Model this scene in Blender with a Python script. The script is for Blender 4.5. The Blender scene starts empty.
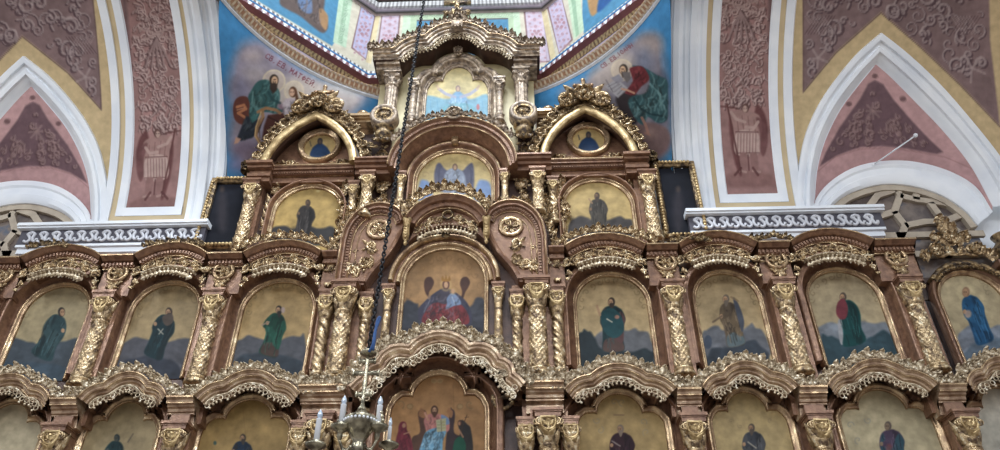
# Church iconostasis under a painted dome: everything is built in metres, x to the south (right), y into the picture, z up.
import bpy, math, random
import numpy as np
from mathutils import Matrix, Vector
random.seed(7); np.random.seed(7)
PI = math.pi
COL = bpy.context.scene.collection

# ---------------------------------------------------------------- camera (fitted to the photograph)
FPX = 760.0
CPOS = np.array([1.078, -9.0, 1.6])
def _basis(yaw, pitch, roll):
    cy, sy, cp, sp = math.cos(yaw), math.sin(yaw), math.cos(pitch), math.sin(pitch)
    f = np.array([sy*cp, cy*cp, sp]); r = np.array([cy, -sy, 0.0]); u = np.cross(r, f)
    return r*math.cos(roll)+u*math.sin(roll), -r*math.sin(roll)+u*math.cos(roll), f
CR, CU, CW = _basis(math.radians(-1.706), math.radians(36.824), math.radians(-0.199))
def proj(P):
    d = np.asarray(P, float)-CPOS
    z = d@CW
    return 500+FPX*(d@CR)/z, 225-FPX*(d@CU)/z
def at(px, py, Y=0.0):
    """point of the plane y=Y seen at a photo pixel (measuring aid)"""
    d = CW+CR*((px-500)/FPX)+CU*((225-py)/FPX)
    return CPOS+d*((Y-CPOS[1])/d[1])
def at2(px, py, Y=0.0):
    p = at(px, py, Y); return (p[0], p[2])
YE, RA, ZS = 0.35, 4.0, 8.1          # east wall plane, arch radius, springing height
def cyl(px, py):
    d = CW+CR*((px-500)/FPX)+CU*((225-py)/FPX)
    oy, oz = CPOS[1]-(YE-RA), CPOS[2]-ZS
    a = d[1]**2+d[2]**2; b = 2*(oy*d[1]+oz*d[2]); c = oy*oy+oz*oz-RA*RA
    t = (-b+math.sqrt(max(0, b*b-4*a*c)))/(2*a)
    return CPOS+t*d
cam = bpy.data.cameras.new('camera'); camo = bpy.data.objects.new('camera', cam); COL.objects.link(camo)
cam.sensor_fit = 'HORIZONTAL'; cam.sensor_width = 36; cam.lens = FPX/1000*36
M = Matrix(((CR[0], CU[0], -CW[0], CPOS[0]), (CR[1], CU[1], -CW[1], CPOS[1]), (CR[2], CU[2], -CW[2], CPOS[2]), (0, 0, 0, 1)))
camo.matrix_world = M
cam.clip_end = 200
bpy.context.scene.camera = camo

# ---------------------------------------------------------------- materials
def s2l(c):
    c = np.asarray(c, float); return np.where(c <= .04045, c/12.92, ((c+.055)/1.055)**2.4)
def h(r, g, b): return tuple(s2l(np.array([r, g, b])/255.0))+(1.0,)
def mat(name, c1, c2=None, rough=.5, metal=0.0, scale=6.0, lo=.35, hi=.65, bump=0.0, bscale=30.0, c3=None, rough2=None):
    m = bpy.data.materials.new(name); m.use_nodes = True
    nt = m.node_tree; N = nt.nodes; L = nt.links; b = N['Principled BSDF']
    b.inputs['Metallic'].default_value = metal; b.inputs['Roughness'].default_value = rough
    tc = N.new('ShaderNodeTexCoord')
    if c2 is None: c2 = c1
    n = N.new('ShaderNodeTexNoise'); n.inputs['Scale'].default_value = scale; n.inputs['Detail'].default_value = 6
    L.new(tc.outputs['Object'], n.inputs['Vector'])
    r = N.new('ShaderNodeValToRGB'); r.color_ramp.elements[0].position = lo; r.color_ramp.elements[1].position = hi
    r.color_ramp.elements[0].color = c1; r.color_ramp.elements[1].color = c2
    if c3:
        e = r.color_ramp.elements.new(min(.98, hi+.08)); e.color = c3
    L.new(n.outputs['Fac'], r.inputs['Fac']); L.new(r.outputs['Color'], b.inputs['Base Color'])
    if rough2 is not None:
        mr = N.new('ShaderNodeMapRange'); mr.inputs[1].default_value = lo; mr.inputs[2].default_value = hi
        mr.inputs[3].default_value = rough; mr.inputs[4].default_value = rough2
        L.new(n.outputs['Fac'], mr.inputs[0]); L.new(mr.outputs[0], b.inputs['Roughness'])
    if bump:
        n2 = N.new('ShaderNodeTexNoise'); n2.inputs['Scale'].default_value = bscale; n2.inputs['Detail'].default_value = 4
        L.new(tc.outputs['Object'], n2.inputs['Vector'])
        bp = N.new('ShaderNodeBump'); bp.inputs['Strength'].default_value = bump; bp.inputs['Distance'].default_value = .02
        L.new(n2.outputs['Fac'], bp.inputs['Height']); L.new(bp.outputs['Normal'], b.inputs['Normal'])
    return m
GOLD = mat('aged_gold_leaf', h(96, 76, 58), h(204, 176, 134), .34, .5, 14, .36, .56, .4, 70, h(234, 218, 186), .24)
DGOLD = mat('darkened_gold_leaf', h(70, 58, 50), h(172, 146, 106), .4, .6, 14, .40, .62, .5, 70, h(214, 192, 150), .28)
BGOLD = mat('bright_gold_leaf', h(150, 124, 84), h(212, 186, 138), .34, .5, 9, .35, .6, .25, 60)
WOOD = mat('bronzed_brown_wood', h(110, 80, 64), h(154, 118, 94), .36, .3, 12, .3, .66, .2, 50, h(190, 158, 128), .27)
BRONZE = mat('bronze_gilt_moulding', h(138, 110, 88), h(198, 170, 140), .34, .34, 9, .36, .58, .2, 50, h(222, 202, 174), .25)
PALEG = mat('pale_dusty_gilding', h(140, 120, 96), h(218, 200, 170), .38, .3, 16, .36, .56, .35, 70, h(242, 232, 212), .28)
DWOOD_SHADE = mat('dark_brown_wood_and_shade', h(60, 42, 38), h(94, 70, 60), .4, .2, 5, .35, .65, .15, 40)  # dark wood of the backing; on the soffits it stands in for shade
FRAMEG = mat('gilded_frame_moulding', h(130, 102, 78), h(196, 168, 130), .32, .6, 8, .36, .62, .1, 60, h(222, 200, 164), .24)
GREYG = mat('dusty_silvered_wood', h(104, 90, 78), h(176, 156, 134), .45, .2, 13, .36, .58, .4, 70, h(206, 188, 162), .36)
CREAMW = mat('cream_painted_wood', h(182, 168, 128), h(212, 200, 160), .55, 0, 3, .35, .65, .05, 40)
PLASTER = mat('white_painted_plaster', h(222, 228, 236), h(238, 242, 246), .5, 0, 2, .35, .65, .04, 30)
OCHRE = mat('ochre_painted_plaster', h(194, 174, 138), h(208, 188, 150), .6, 0, 2.5, .35, .65, .04, 30)
PINK = mat('pink_painted_plaster', h(184, 146, 148), h(202, 166, 166), .6, 0, 2.5, .35, .65, .04, 30)
BEADM = mat('beige_gilt_border', h(156, 140, 116), h(196, 182, 156), .5, .2, 14)
GREYD = mat('slate_painted_plaster', h(64, 62, 72), h(82, 80, 90), .7, 0, 5)
WPAT = mat('pale_meander_relief', h(196, 198, 206), h(216, 218, 224), .6, 0, 5)
TRAC = mat('beige_stone_tracery', h(168, 156, 140), h(190, 178, 160), .7, 0, 5, bump=.1)
PANE = mat('dusty_leaded_glass', h(86, 76, 74), h(128, 116, 108), .25, 0, 3.5, .4, .6, .1, 12, h(92, 98, 112))
FLOORM = mat('stone_floor', h(130, 120, 110), h(150, 142, 132), .5, 0, 2)
IRON = mat('blackened_chain_iron', h(22, 22, 26), h(42, 40, 44), .45, .6, 10)
BRASS = mat('tarnished_brass', h(88, 80, 66), h(196, 186, 160), .24, .75, 12, .35, .62, .1, 60)
CANDLE = mat('white_plastic_candle', h(228, 230, 236), h(242, 244, 248), .3, 0, 5)
FLAMEG = mat('clear_flame_bulb', h(190, 204, 224), h(222, 230, 240), .1, .2, 5)
BLUEC = mat('blue_plush_cord', h(40, 70, 120), h(60, 96, 150), .8, 0, 9)
def paintmat(name, rough=.55, spec=.3, bump=.05, lo=.84, hi=1.12):
    m = bpy.data.materials.new(name); m.use_nodes = True
    nt = m.node_tree; N = nt.nodes; L = nt.links; b = N['Principled BSDF']
    a = N.new('ShaderNodeAttribute'); a.attribute_name = 'paint'
    n = N.new('ShaderNodeTexNoise'); n.inputs['Scale'].default_value = 9; n.inputs['Detail'].default_value = 8
    tc = N.new('ShaderNodeTexCoord'); L.new(tc.outputs['Object'], n.inputs['Vector'])
    mr = N.new('ShaderNodeMapRange'); mr.inputs[1].default_value = .3; mr.inputs[2].default_value = .7
    mr.inputs[3].default_value = lo; mr.inputs[4].default_value = hi; L.new(n.outputs['Fac'], mr.inputs[0])
    mx = N.new('ShaderNodeVectorMath'); mx.operation = 'SCALE'
    L.new(a.outputs['Color'], mx.inputs[0]); L.new(mr.outputs[0], mx.inputs['Scale'])
    L.new(mx.outputs[0], b.inputs['Base Color']); b.inputs['Roughness'].default_value = rough
    b.inputs['Specular IOR Level'].default_value = spec
    if bump:
        bp = N.new('ShaderNodeBump'); bp.inputs['Strength'].default_value = bump; bp.inputs['Distance'].default_value = .02
        L.new(n.outputs['Fac'], bp.inputs['Height']); L.new(bp.outputs['Normal'], b.inputs['Normal'])
    return m
OILP = paintmat('oil_painting', .5, .16, .05, .66, 1.0)
MURAL = paintmat('mural_paint', .75, .15, .05, .80, 1.04)

# ---------------------------------------------------------------- objects
def tag(o, label=None, cat=None, group=None, kind=None):
    if label: o['label'] = label
    if cat: o['category'] = cat
    if group: o['group'] = group
    if kind: o['kind'] = kind
    return o
def empty(name, loc, label, cat, group=None):
    o = bpy.data.objects.new(name, None); COL.objects.link(o); o.location = loc; o.empty_display_size = .1
    WORLD[o.name] = np.array(loc, float)
    return tag(o, label, cat, group)
class MB:
    def __init__(s): s.v = []; s.q = []; s.t = []; s.n = 0; s.c = []
    def add(s, V, Q=None, T=None, C=None):
        V = np.asarray(V, float).reshape(-1, 3)
        s.v.append(V)
        if Q is not None and len(Q): s.q.append(np.asarray(Q, int).reshape(-1, 4)+s.n)
        if T is not None and len(T): s.t.append(np.asarray(T, int).reshape(-1, 3)+s.n)
        if C is not None: s.c.append(C)
        s.n += len(V)
    def build(s, name, material, parent=None, smooth=True, sharp=None):
        V = np.concatenate(s.v)
        if parent is not None: V = V-WORLD.get(parent.name, 0)
        Q = np.concatenate(s.q) if s.q else np.zeros((0, 4), int); T = np.concatenate(s.t) if s.t else np.zeros((0, 3), int)
        me = bpy.data.meshes.new(name)
        me.vertices.add(len(V)); me.vertices.foreach_set('co', V.astype(np.float32).ravel())
        li = np.concatenate([Q.ravel(), T.ravel()]).astype(np.int32)
        me.loops.add(len(li)); me.loops.foreach_set('vertex_index', li)
        st = np.concatenate([np.arange(len(Q))*4, len(Q)*4+np.arange(len(T))*3]).astype(np.int32)
        me.polygons.add(len(st)); me.polygons.foreach_set('loop_start', st)
        try: me.polygons.foreach_set('loop_total', np.concatenate([np.full(len(Q), 4), np.full(len(T), 3)]).astype(np.int32))
        except Exception: pass
        me.update(calc_edges=True); me.validate()
        me.polygons.foreach_set('use_smooth', np.full(len(me.polygons), bool(smooth)))
        if s.c:
            C = np.concatenate(s.c); a = me.color_attributes.new('paint', 'FLOAT_COLOR', 'POINT')
            a.data.foreach_set('color', np.concatenate([s2l(np.clip(C, 0, 1)), np.ones((len(C), 1))], 1).astype(np.float32).ravel())
        if sharp is not None: me.set_sharp_from_angle(angle=math.radians(sharp))
        me.materials.append(material)
        o = bpy.data.objects.new(name, me); COL.objects.link(o)
        if parent is not None:
            o.parent = parent
            WORLD[o.name] = WORLD.get(parent.name, 0)
        return o
    # shapes ------------------------------------------------
    def box(s, x0, x1, y0, y1, z0, z1):
        V = [(x, y, z) for x in (x0, x1) for y in (y0, y1) for z in (z0, z1)]
        s.add(V, [(0, 1, 3, 2), (4, 6, 7, 5), (0, 4, 5, 1), (2, 3, 7, 6), (0, 2, 6, 4), (1, 5, 7, 3)])
    def grid(s, G, close_i=False, close_j=False, C=None):
        G = np.asarray(G); a, b = G.shape[:2]; idx = np.arange(a*b).reshape(a, b)
        if close_i: idx = np.vstack([idx, idx[:1]])
        if close_j: idx = np.hstack([idx, idx[:, :1]])
        Q = np.stack([idx[:-1, :-1], idx[1:, :-1], idx[1:, 1:], idx[:-1, 1:]], -1).reshape(-1, 4)
        s.add(G.reshape(-1, 3), Q, C=C)
    def tube(s, P, R, n=8, caps=True):
        P = np.asarray(P, float); k = len(P); R = np.full(k, R) if np.isscalar(R) else np.asarray(R, float)
        T = np.gradient(P, axis=0); T /= np.linalg.norm(T, axis=1)[:, None]+1e-9
        ref = np.array([0., 1, 0]) if abs(T[:, 1]).max() < .9 else np.array([.3, .2, 1.])
        A = np.cross(T, ref); A /= np.linalg.norm(A, axis=1)[:, None]+1e-9; B = np.cross(T, A)
        th = np.arange(n)*2*PI/n
        G = P[:, None]+R[:, None, None]*(A[:, None]*np.cos(th)[None, :, None]+B[:, None]*np.sin(th)[None, :, None])
        if caps: G = np.concatenate([np.repeat(P[:1, None], n, 1), G, np.repeat(P[-1:, None], n, 1)])
        s.grid(G, close_j=True)
    def lathe(s, cx, cy, prof, n=24, f=None, z0=0):
        """prof: list of (r, z); f(theta, z, r) -> r"""
        prof = np.array(prof, float); th = np.arange(n)*2*PI/n
        TH, Z = np.meshgrid(th, prof[:, 1]); Rr = np.repeat(prof[:, :1], n, 1)
        if f is not None: Rr = f(TH, Z, Rr)
        s.grid(np.stack([cx+Rr*np.cos(TH), cy+Rr*np.sin(TH), z0+Z], -1), close_j=True)
    def ball(s, c, r, n=8, m=6, sx=1, sy=1, sz=1):
        th = np.arange(n)*2*PI/n; ph = np.linspace(-PI/2, PI/2, m)
        P, T = np.meshgrid(ph, th, indexing='ij')
        s.grid(np.stack([c[0]+r*sx*np.cos(P)*np.cos(T), c[1]+r*sy*np.cos(P)*np.sin(T), c[2]+r*sz*np.sin(P)], -1), close_j=True)
    def sweep(s, path, prof, closed=False, caps=True, nsign=1):
        """path: (x,z) points left to right; prof: (n,d), n along the upward normal, d towards the nave"""
        P = np.asarray(path, float); k = len(P)
        if closed: D = np.roll(P, -1, 0)-P; D /= np.linalg.norm(D, axis=1)[:, None]; D0 = np.roll(D, 1, 0); D1 = D
        else:
            D = np.diff(P, axis=0); D /= np.linalg.norm(D, axis=1)[:, None]+1e-12
            D0 = np.vstack([D[:1], D]); D1 = np.vstack([D, D[-1:]])
        N0 = np.stack([-D0[:, 1], D0[:, 0]], 1); N1 = np.stack([-D1[:, 1], D1[:, 0]], 1)
        N = N0+N1; N /= np.linalg.norm(N, axis=1)[:, None]+1e-9
        sc = 1/np.clip((N*N0).sum(1), .45, 1)
        N = N*sc[:, None]*nsign
        pr = np.asarray(prof, float)
        X = P[:, None, 0]+N[:, None, 0]*pr[None, :, 0]; Z = P[:, None, 1]+N[:, None, 1]*pr[None, :, 0]
        Y = np.broadcast_to(-pr[None, :, 1], X.shape)
        s.grid(np.stack([X, Y, Z], -1), close_i=closed)
        if caps and not closed:
            for e in (0, -1):
                V = np.stack([X[e], Y[e], Z[e]], -1); c = V.mean(0); m = len(V)
                s.add(np.vstack([V, c]), T=[(i, (i+1) % m, m) for i in range(m)])
    def put(s, T, x, z, d, a=0.0, sc=1.0, flip=1, ws=None, tilt=0.0):
        V, Q = T; ws = sc if ws is None else ws
        u = V[:, 0]*sc*flip; v = V[:, 1]*sc; w = V[:, 2]*ws
        if tilt: v, w = v*math.cos(tilt)-w*math.sin(tilt), v*math.sin(tilt)+w*math.cos(tilt)
        ca, sa = math.cos(a), math.sin(a)
        s.add(np.stack([x+u*ca-v*sa, -(d+w), z+u*sa+v*ca], -1), Q)
WORLD = {}
def copy_tree(o, parent=None):
    c = o.copy(); COL.objects.link(c); c.parent = parent
    for ch in list(o.children): copy_tree(ch, c)
    return c

# ---------------------------------------------------------------- carved motifs (u right, v up, w outwards, unit size)
def G2T(G, cj=False):
    a, b = G.shape[:2]; idx = np.arange(a*b).reshape(a, b)
    if cj: idx = np.hstack([idx, idx[:, :1]])
    return G.reshape(-1, 3), np.stack([idx[:-1, :-1], idx[1:, :-1], idx[1:, 1:], idx[:-1, 1:]], -1).reshape(-1, 4)
def join(*Ts):
    V = []; Q = []; n = 0
    for v, q in Ts: V.append(v); Q.append(q+n); n += len(v)
    return np.concatenate(V), np.concatenate(Q)
def xf(T, x=0, y=0, a=0, s=1, flip=1, w=0):
    V, Q = T; u = V[:, 0]*s*flip; v = V[:, 1]*s; ca, sa = math.cos(a), math.sin(a)
    return np.stack([x+u*ca-v*sa, y+u*sa+v*ca, V[:, 2]*s+w], -1), Q
def t_leaf(bend=.35, wid=.3, curl=.3, lobes=3):
    t = np.linspace(0, 1, 9)[:, None]; j = np.array([-1, -.5, 0, .5, 1])[None]
    w = wid*np.sin(PI*np.clip(t, 0, 1)**.7)*(1-.35*np.abs(np.cos(lobes*PI*t)))+.02
    u = j*w+bend*t*t; v = t-.12*np.abs(j)*t; z = .05+.22*np.sin(PI*t)*(1-.9*np.abs(j)**1.5)+curl*t*t-.12*np.abs(j)
    return G2T(np.stack([u, v, z], -1))
def t_tubeuv(P, R, wb=.08, n=6):
    P = np.asarray(P, float); T = np.gradient(P, axis=0); T /= np.linalg.norm(T, axis=1)[:, None]+1e-9
    N = np.stack([-T[:, 1], T[:, 0]], 1); th = np.arange(n)*2*PI/n
    G = np.zeros((len(P), n, 3)); R = np.asarray(R)[:, None]*np.ones(n)
    G[..., 0] = P[:, None, 0]+N[:, None, 0]*R*np.cos(th); G[..., 1] = P[:, None, 1]+N[:, None, 1]*R*np.cos(th)
    G[..., 2] = wb+R*np.sin(th)*1.3
    return G2T(G, True)
def t_scroll(turn=1.4, r0=.42, stem=.6, k=22, thick=.12):
    th = np.linspace(0, turn*2*PI, k); r = r0*(1-th/(turn*2*PI)*.85)
    P = np.stack([r*np.sin(th), r0-r*np.cos(th)], 1)
    st = np.stack([np.linspace(-stem, -.05, 5), np.linspace(.12, 0, 5)], 1)
    P = np.vstack([st, P]); R = np.concatenate([np.linspace(thick*.5, thick, 5), np.linspace(thick, thick*.55, k)])
    b = t_ball(.17); return join(t_tubeuv(P, R), xf(b, P[-1, 0], P[-1, 1]))
def t_ball(r=1, n=8, m=5):
    th = np.arange(n)*2*PI/n; ph = np.linspace(-PI/2, PI/2, m); P, T = np.meshgrid(ph, th, indexing='ij')
    return G2T(np.stack([r*np.cos(P)*np.cos(T), r*np.cos(P)*np.sin(T), r*np.sin(P)+r*.4], -1), True)
def t_ring(R=.5, r=.12, n=14, m=6, a0=0, a1=2*PI):
    th = np.linspace(a0, a1, n); P = np.stack([R*np.cos(th), R*np.sin(th)], 1); return t_tubeuv(P, np.full(n, r), r)
def t_curl(wid=.36, lobes=3):
    t = np.linspace(0, 1, 11)[:, None]; j = np.array([-1, -.5, 0, .5, 1])[None]; a = np.clip((t-.45)/.55, 0, 1)*2.7
    w = wid*(.35+.65*np.sin(PI*np.clip(t, 0, 1)**1.2))*(1-.25*np.abs(np.cos(lobes*PI*t)))
    v = np.where(t < .45, t*1.3, .585+.26*np.sin(a)); z = .04+np.where(t < .45, t*.2, .09+.26*(1-np.cos(a)))+.14*(1-np.abs(j)**1.5)-.05*np.abs(j)
    return G2T(np.stack([j*w, v-.1*np.abs(j)*t+0*j, z], -1))
CURLL = t_curl()
LEAF = t_leaf(.35, .36, .4); LEAF0 = t_leaf(0, .40, .4); LEAFN = t_leaf(.2, .26, .25, 2); BALL = t_ball(1); RING = t_ring()
SCROLL = t_scroll()
def t_flower():
    return join(*[xf(CURLL, a=i*2*PI/10, s=.52) for i in range(10)], *[xf(CURLL, a=i*2*PI/6+.3, s=.32, w=.12) for i in range(6)], xf(t_ball(.13), w=.2))
FLOWER = t_flower()
def t_rosette(n=8):
    return join(*[xf(t_leaf(0, .26, .05, 1), a=i*2*PI/n, s=.5) for i in range(n)], xf(t_ball(.16), w=.05))
ROSE = t_rosette()
PALM = join(*[xf(CURLL, a=a, s=s*1.1) for a, s in ((0, 1), (.62, .82), (-.62, .82), (1.2, .6), (-1.2, .6))])
CREST = join(xf(CURLL, a=0, s=1.15), xf(CURLL, x=.2, a=-.6, s=.9), xf(CURLL, x=-.2, a=.6, s=.9), xf(SCROLL, x=.34, y=.05, s=.5, a=-.3), xf(SCROLL, x=-.34, y=.05, s=.5, a=.3, flip=-1), xf(BALL, y=.2, s=.15, w=.2), xf(BALL, x=.45, y=.35, s=.12, w=.1), xf(BALL, x=-.45, y=.35, s=.12, w=.1))
RINC = join(SCROLL, xf(LEAF, x=-.5, y=.1, a=-.5, s=.6), xf(LEAFN, x=.1, y=.9, a=-1.9, s=.5), xf(LEAF, x=.42, y=.35, a=-1.2, s=.55), xf(LEAFN, x=-.3, y=.05, a=.7, s=.55, flip=-1), xf(LEAFN, x=.2, y=0, a=-2.4, s=.45))
PETAL = join(xf(t_leaf(0, .34, .15, 1), a=PI, s=1), xf(BALL, y=-.62, s=.16, w=.22), xf(BALL, s=.12, w=.1))
CABOCHON = join(t_ring(.5, .09, 14, 6, PI, 2*PI), xf(t_tubeuv([(-.5, 0), (-.5, .42), (.5, .42), (.5, 0)], [.08]*4), s=1), xf(CURLL, y=-.3, s=.6), xf(CURLL, x=-.12, y=-.15, a=.8, s=.45), xf(CURLL, x=.12, y=-.15, a=-.8, s=.45))

# ---------------------------------------------------------------- paths
def resample(P, step):
    P = np.asarray(P, float); d = np.r_[0, np.cumsum(np.linalg.norm(np.diff(P, axis=0), axis=1))]
    n = max(1, int(round(d[-1]/step))); t = np.linspace(0, d[-1], n+1)
    Q = np.stack([np.interp(t, d, P[:, i]) for i in range(P.shape[1])], 1); T = np.gradient(Q, axis=0) if len(Q) > 2 else np.repeat(Q[-1:]-Q[:1], len(Q), 0)
    return Q, np.arctan2(T[:, 1], T[:, 0])
def smooth(P, k=8, closed=False):
    """Catmull-Rom through points"""
    P = np.asarray(P, float); Q = np.vstack([P[-1:], P, P[:2]]) if closed else np.vstack([2*P[0]-P[1], P, 2*P[-1]-P[-2]])
    out = []
    for i in range(1, len(Q)-2):
        for t in np.arange(k)/k:
            out.append(.5*((2*Q[i])+(-Q[i-1]+Q[i+1])*t+(2*Q[i-1]-5*Q[i]+4*Q[i+1]-Q[i+2])*t*t+(-Q[i-1]+3*Q[i]-3*Q[i+1]+Q[i+2])*t**3))
    if not closed: out.append(Q[-2])
    return np.array(out)
def arc(x0, z0, x1, z1, sag, n=12):
    """circular arc from (x0,z0) to (x1,z1) bulging up by sag"""
    p = np.array([x0, z0], float); q = np.array([x1, z1], float); c = np.linalg.norm(q-p); R = (c*c/4+sag*sag)/(2*abs(sag))
    t = np.linspace(0, 1, n); hd = (q-p)/c; nn = np.array([-hd[1], hd[0]])*(1 if sag > 0 else -1)
    A = math.asin(min(1, c/2/R)); A = A if abs(sag) <= R else PI-A
    th = -A+2*A*t
    return np.array([(p+q)/2+hd*R*math.sin(a)+nn*(R*math.cos(a)-(R-abs(sag))) for a in th])
def cat(*Ps):
    out = [np.asarray(Ps[0])]
    for P in Ps[1:]:
        P = np.asarray(P); out.append(P[1:] if np.linalg.norm(P[0]-out[-1][-1]) < 1e-4 else P)
    return np.vstack(out)
def inpoly(X, Y, poly):
    ins = np.zeros(X.shape, bool); n = len(poly)
    for i in range(n):
        x0, y0 = poly[i]; x1, y1 = poly[(i+1) % n]
        if y0 == y1: continue
        c = ((y0 > Y) != (y1 > Y)) & (X < (x1-x0)*(Y-y0)/(y1-y0)+x0); ins ^= c
    return ins
def prism(mb, poly, d0, d1):
    """solid with outline poly (x,z), front at depth d1, back at d0"""
    P = np.asarray(poly, float); n = len(P)
    from mathutils.geometry import tessellate_polygon
    tr = tessellate_polygon([[Vector((p[0], p[1], 0)) for p in P]])
    F = np.stack([P[:, 0], np.full(n, -d1), P[:, 1]], -1); B = np.stack([P[:, 0], np.full(n, -d0), P[:, 1]], -1)
    mb.add(F, T=[t for t in tr]); mb.add(B, T=[t for t in tr])
    mb.add(np.vstack([F, B]), Q=[(i, (i+1) % n, n+(i+1) % n, n+i) for i in range(n)])

# ---------------------------------------------------------------- brushwork for paintings: colours per vertex
def noise(x, y, s=1.0, seed=0, oct=3):
    r = np.random.RandomState(seed); v = 0; a = 1; tot = 0
    for o in range(oct):
        for k in range(5):
            th = r.rand()*2*PI; f = (.7+.6*r.rand())/s*(2**o)
            v = v+a*np.sin(f*(x*math.cos(th)+y*math.sin(th))+r.rand()*6.28+1.3*np.sin(f*.6*(y*math.cos(th)-x*math.sin(th))+r.rand()*6)); tot += a*a*.5
        a *= .6
    return v/math.sqrt(tot)/2
STROKES = {
 'С': [[(1,.85),(.7,1),(.2,.9),(0,.5),(.2,.1),(.7,0),(1,.15)]], 'В': [[(0,0),(0,1),(.7,1),(.8,.75),(.6,.55),(0,.52)],[(.6,.52),(.95,.3),(.75,0),(0,0)]],
 'Е': [[(1,1),(0,1),(0,0),(1,0)],[(0,.5),(.8,.5)]], 'М': [[(0,0),(0,1),(.5,.4),(1,1),(1,0)]], 'А': [[(0,0),(.5,1),(1,0)],[(.2,.4),(.8,.4)]],
 'Т': [[(0,1),(1,1)],[(.5,1),(.5,0)]], 'Ф': [[(.5,1),(.5,0)],[(.5,.8),(.1,.7),(0,.5),(.15,.3),(.5,.2),(.85,.3),(1,.5),(.9,.7),(.5,.8)]],
 'Й': [[(0,1),(0,0),(1,1),(1,0)],[(.3,1.2),(.7,1.2)]], 'И': [[(0,1),(0,0),(1,1),(1,0)]], '.': [[(.2,0),(.3,.06)]], ' ': [], 'Н': [[(0,0),(0,1)],[(1,0),(1,1)],[(0,.5),(1,.5)]],
 'І': [[(.5,0),(.5,1)]], 'О': [[(.5,1),(.1,.8),(0,.5),(.1,.2),(.5,0),(.9,.2),(1,.5),(.9,.8),(.5,1)]], 'Х': [[(0,0),(1,1)],[(0,1),(1,0)]]}
class Paint:
    def __init__(s, x, y, base):
        s.x = x; s.y = y; s.c = np.tile(np.array(base, float)/255, (len(x), 1))
    def _mix(s, m, col, a):
        if callable(col): col = col(s.x[m], s.y[m])
        col = np.asarray(col, float)/255; a = np.asarray(a)[:, None] if np.ndim(a) else a
        s.c[m] = s.c[m]*(1-a)+col*a
    def poly(s, P, col, soft=.7, alpha=1.0):
        P = np.asarray(P, float); x0, y0 = P.min(0)-soft; x1, y1 = P.max(0)+soft
        m = np.where((s.x > x0) & (s.x < x1) & (s.y > y0) & (s.y < y1))[0]
        if not len(m): return
        X, Y = s.x[m], s.y[m]; ins = inpoly(X, Y, P); D = np.full(len(m), 1e9)
        for i in range(len(P)):
            a = P[i]; b = P[(i+1) % len(P)]; d = b-a; L2 = d@d+1e-9
            t = np.clip(((X-a[0])*d[0]+(Y-a[1])*d[1])/L2, 0, 1); D = np.minimum(D, np.hypot(X-a[0]-t*d[0], Y-a[1]-t*d[1]))
        sd = np.where(ins, D, -D); al = np.clip(sd/soft*.5+.5, 0, 1)*alpha
        k = al > .003; s._mix(m[k], col, al[k])
    def sm(s, P, col, soft=.7, alpha=1.0): s.poly(smooth(P, 5, True), col, soft, alpha)
    def ell(s, cx, cy, rx, ry, col, ang=0, soft=.7, alpha=1.0):
        t = np.arange(20)*2*PI/20; c, n = math.cos(ang), math.sin(ang); u = rx*np.cos(t); v = ry*np.sin(t)
        s.poly(np.stack([cx+u*c-v*n, cy+u*n+v*c], 1), col, soft, alpha)
    def line(s, P, w, col, alpha=1.0, soft=.5):
        P = np.asarray(P, float); r = w/2+soft; x0, y0 = P.min(0)-r; x1, y1 = P.max(0)+r
        m = np.where((s.x > x0) & (s.x < x1) & (s.y > y0) & (s.y < y1))[0]
        if not len(m): return
        X, Y = s.x[m], s.y[m]; D = np.full(len(m), 1e9)
        for a, b in zip(P[:-1], P[1:]):
            d = b-a; L2 = d@d+1e-9; t = np.clip(((X-a[0])*d[0]+(Y-a[1])*d[1])/L2, 0, 1)
            D = np.minimum(D, np.hypot(X-a[0]-t*d[0], Y-a[1]-t*d[1]))
        al = np.clip((r-D)/(2*soft)+0, 0, 1)*alpha; k = al > .003; s._mix(m[k], col, al[k])
    def mottle(s, amt, sc, seed=0, tint=(1, 1, 1)):
        n = noise(s.x, s.y, sc, seed)[:, None]; s.c = s.c*(1+amt*n*np.array(tint))
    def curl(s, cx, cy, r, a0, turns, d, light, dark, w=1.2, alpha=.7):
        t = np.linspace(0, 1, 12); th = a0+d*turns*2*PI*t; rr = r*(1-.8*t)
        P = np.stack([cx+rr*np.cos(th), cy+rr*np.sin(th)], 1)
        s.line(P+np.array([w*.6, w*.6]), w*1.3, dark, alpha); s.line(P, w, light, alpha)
    def text(s, txt, x, y, dx, dy, size, col, w=.8):
        L = math.hypot(dx, dy); ux, uy = dx/L, dy/L; vx, vy = uy, -ux      # v: up in the picture
        for ch in txt:
            for st in STROKES.get(ch, []):
                P = [(x+ux*a*size*.62+vx*b*size, y+uy*a*size*.62+vy*b*size) for a, b in st]
                s.line(P, w, col, .85, .35)
            x += ux*size*(.95 if ch not in '. ' else .5); y += uy*size*(.95 if ch not in '. ' else .5)
# ================================================================ THE SETTING: walls, arches, vault, pendentives, drum
def arcpt(x, a, ro=0.0): return (x, YE-RA+(RA-ro)*math.cos(a), ZS+(RA-ro)*math.sin(a))
AMAX = math.radians(100)
def arcstrip(mb, sx, prof, a0=0.0, a1=AMAX, n=60):
    """sweep a profile of (|x|, raise) along the big arch"""
    A = np.linspace(a0, a1, n); G = np.array([[arcpt(sx*p[0], a, p[1]) for p in prof] for a in A]); mb.grid(G)
def struct(o): o['kind'] = 'structure'; return o
A0 = math.radians(13.2)
def mirror_px(x, y, z, sx):
    """photo pixel of the point, taken on the right-hand side"""
    return proj(np.stack([np.abs(x) if sx < 0 else x, y, z], -1))
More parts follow.
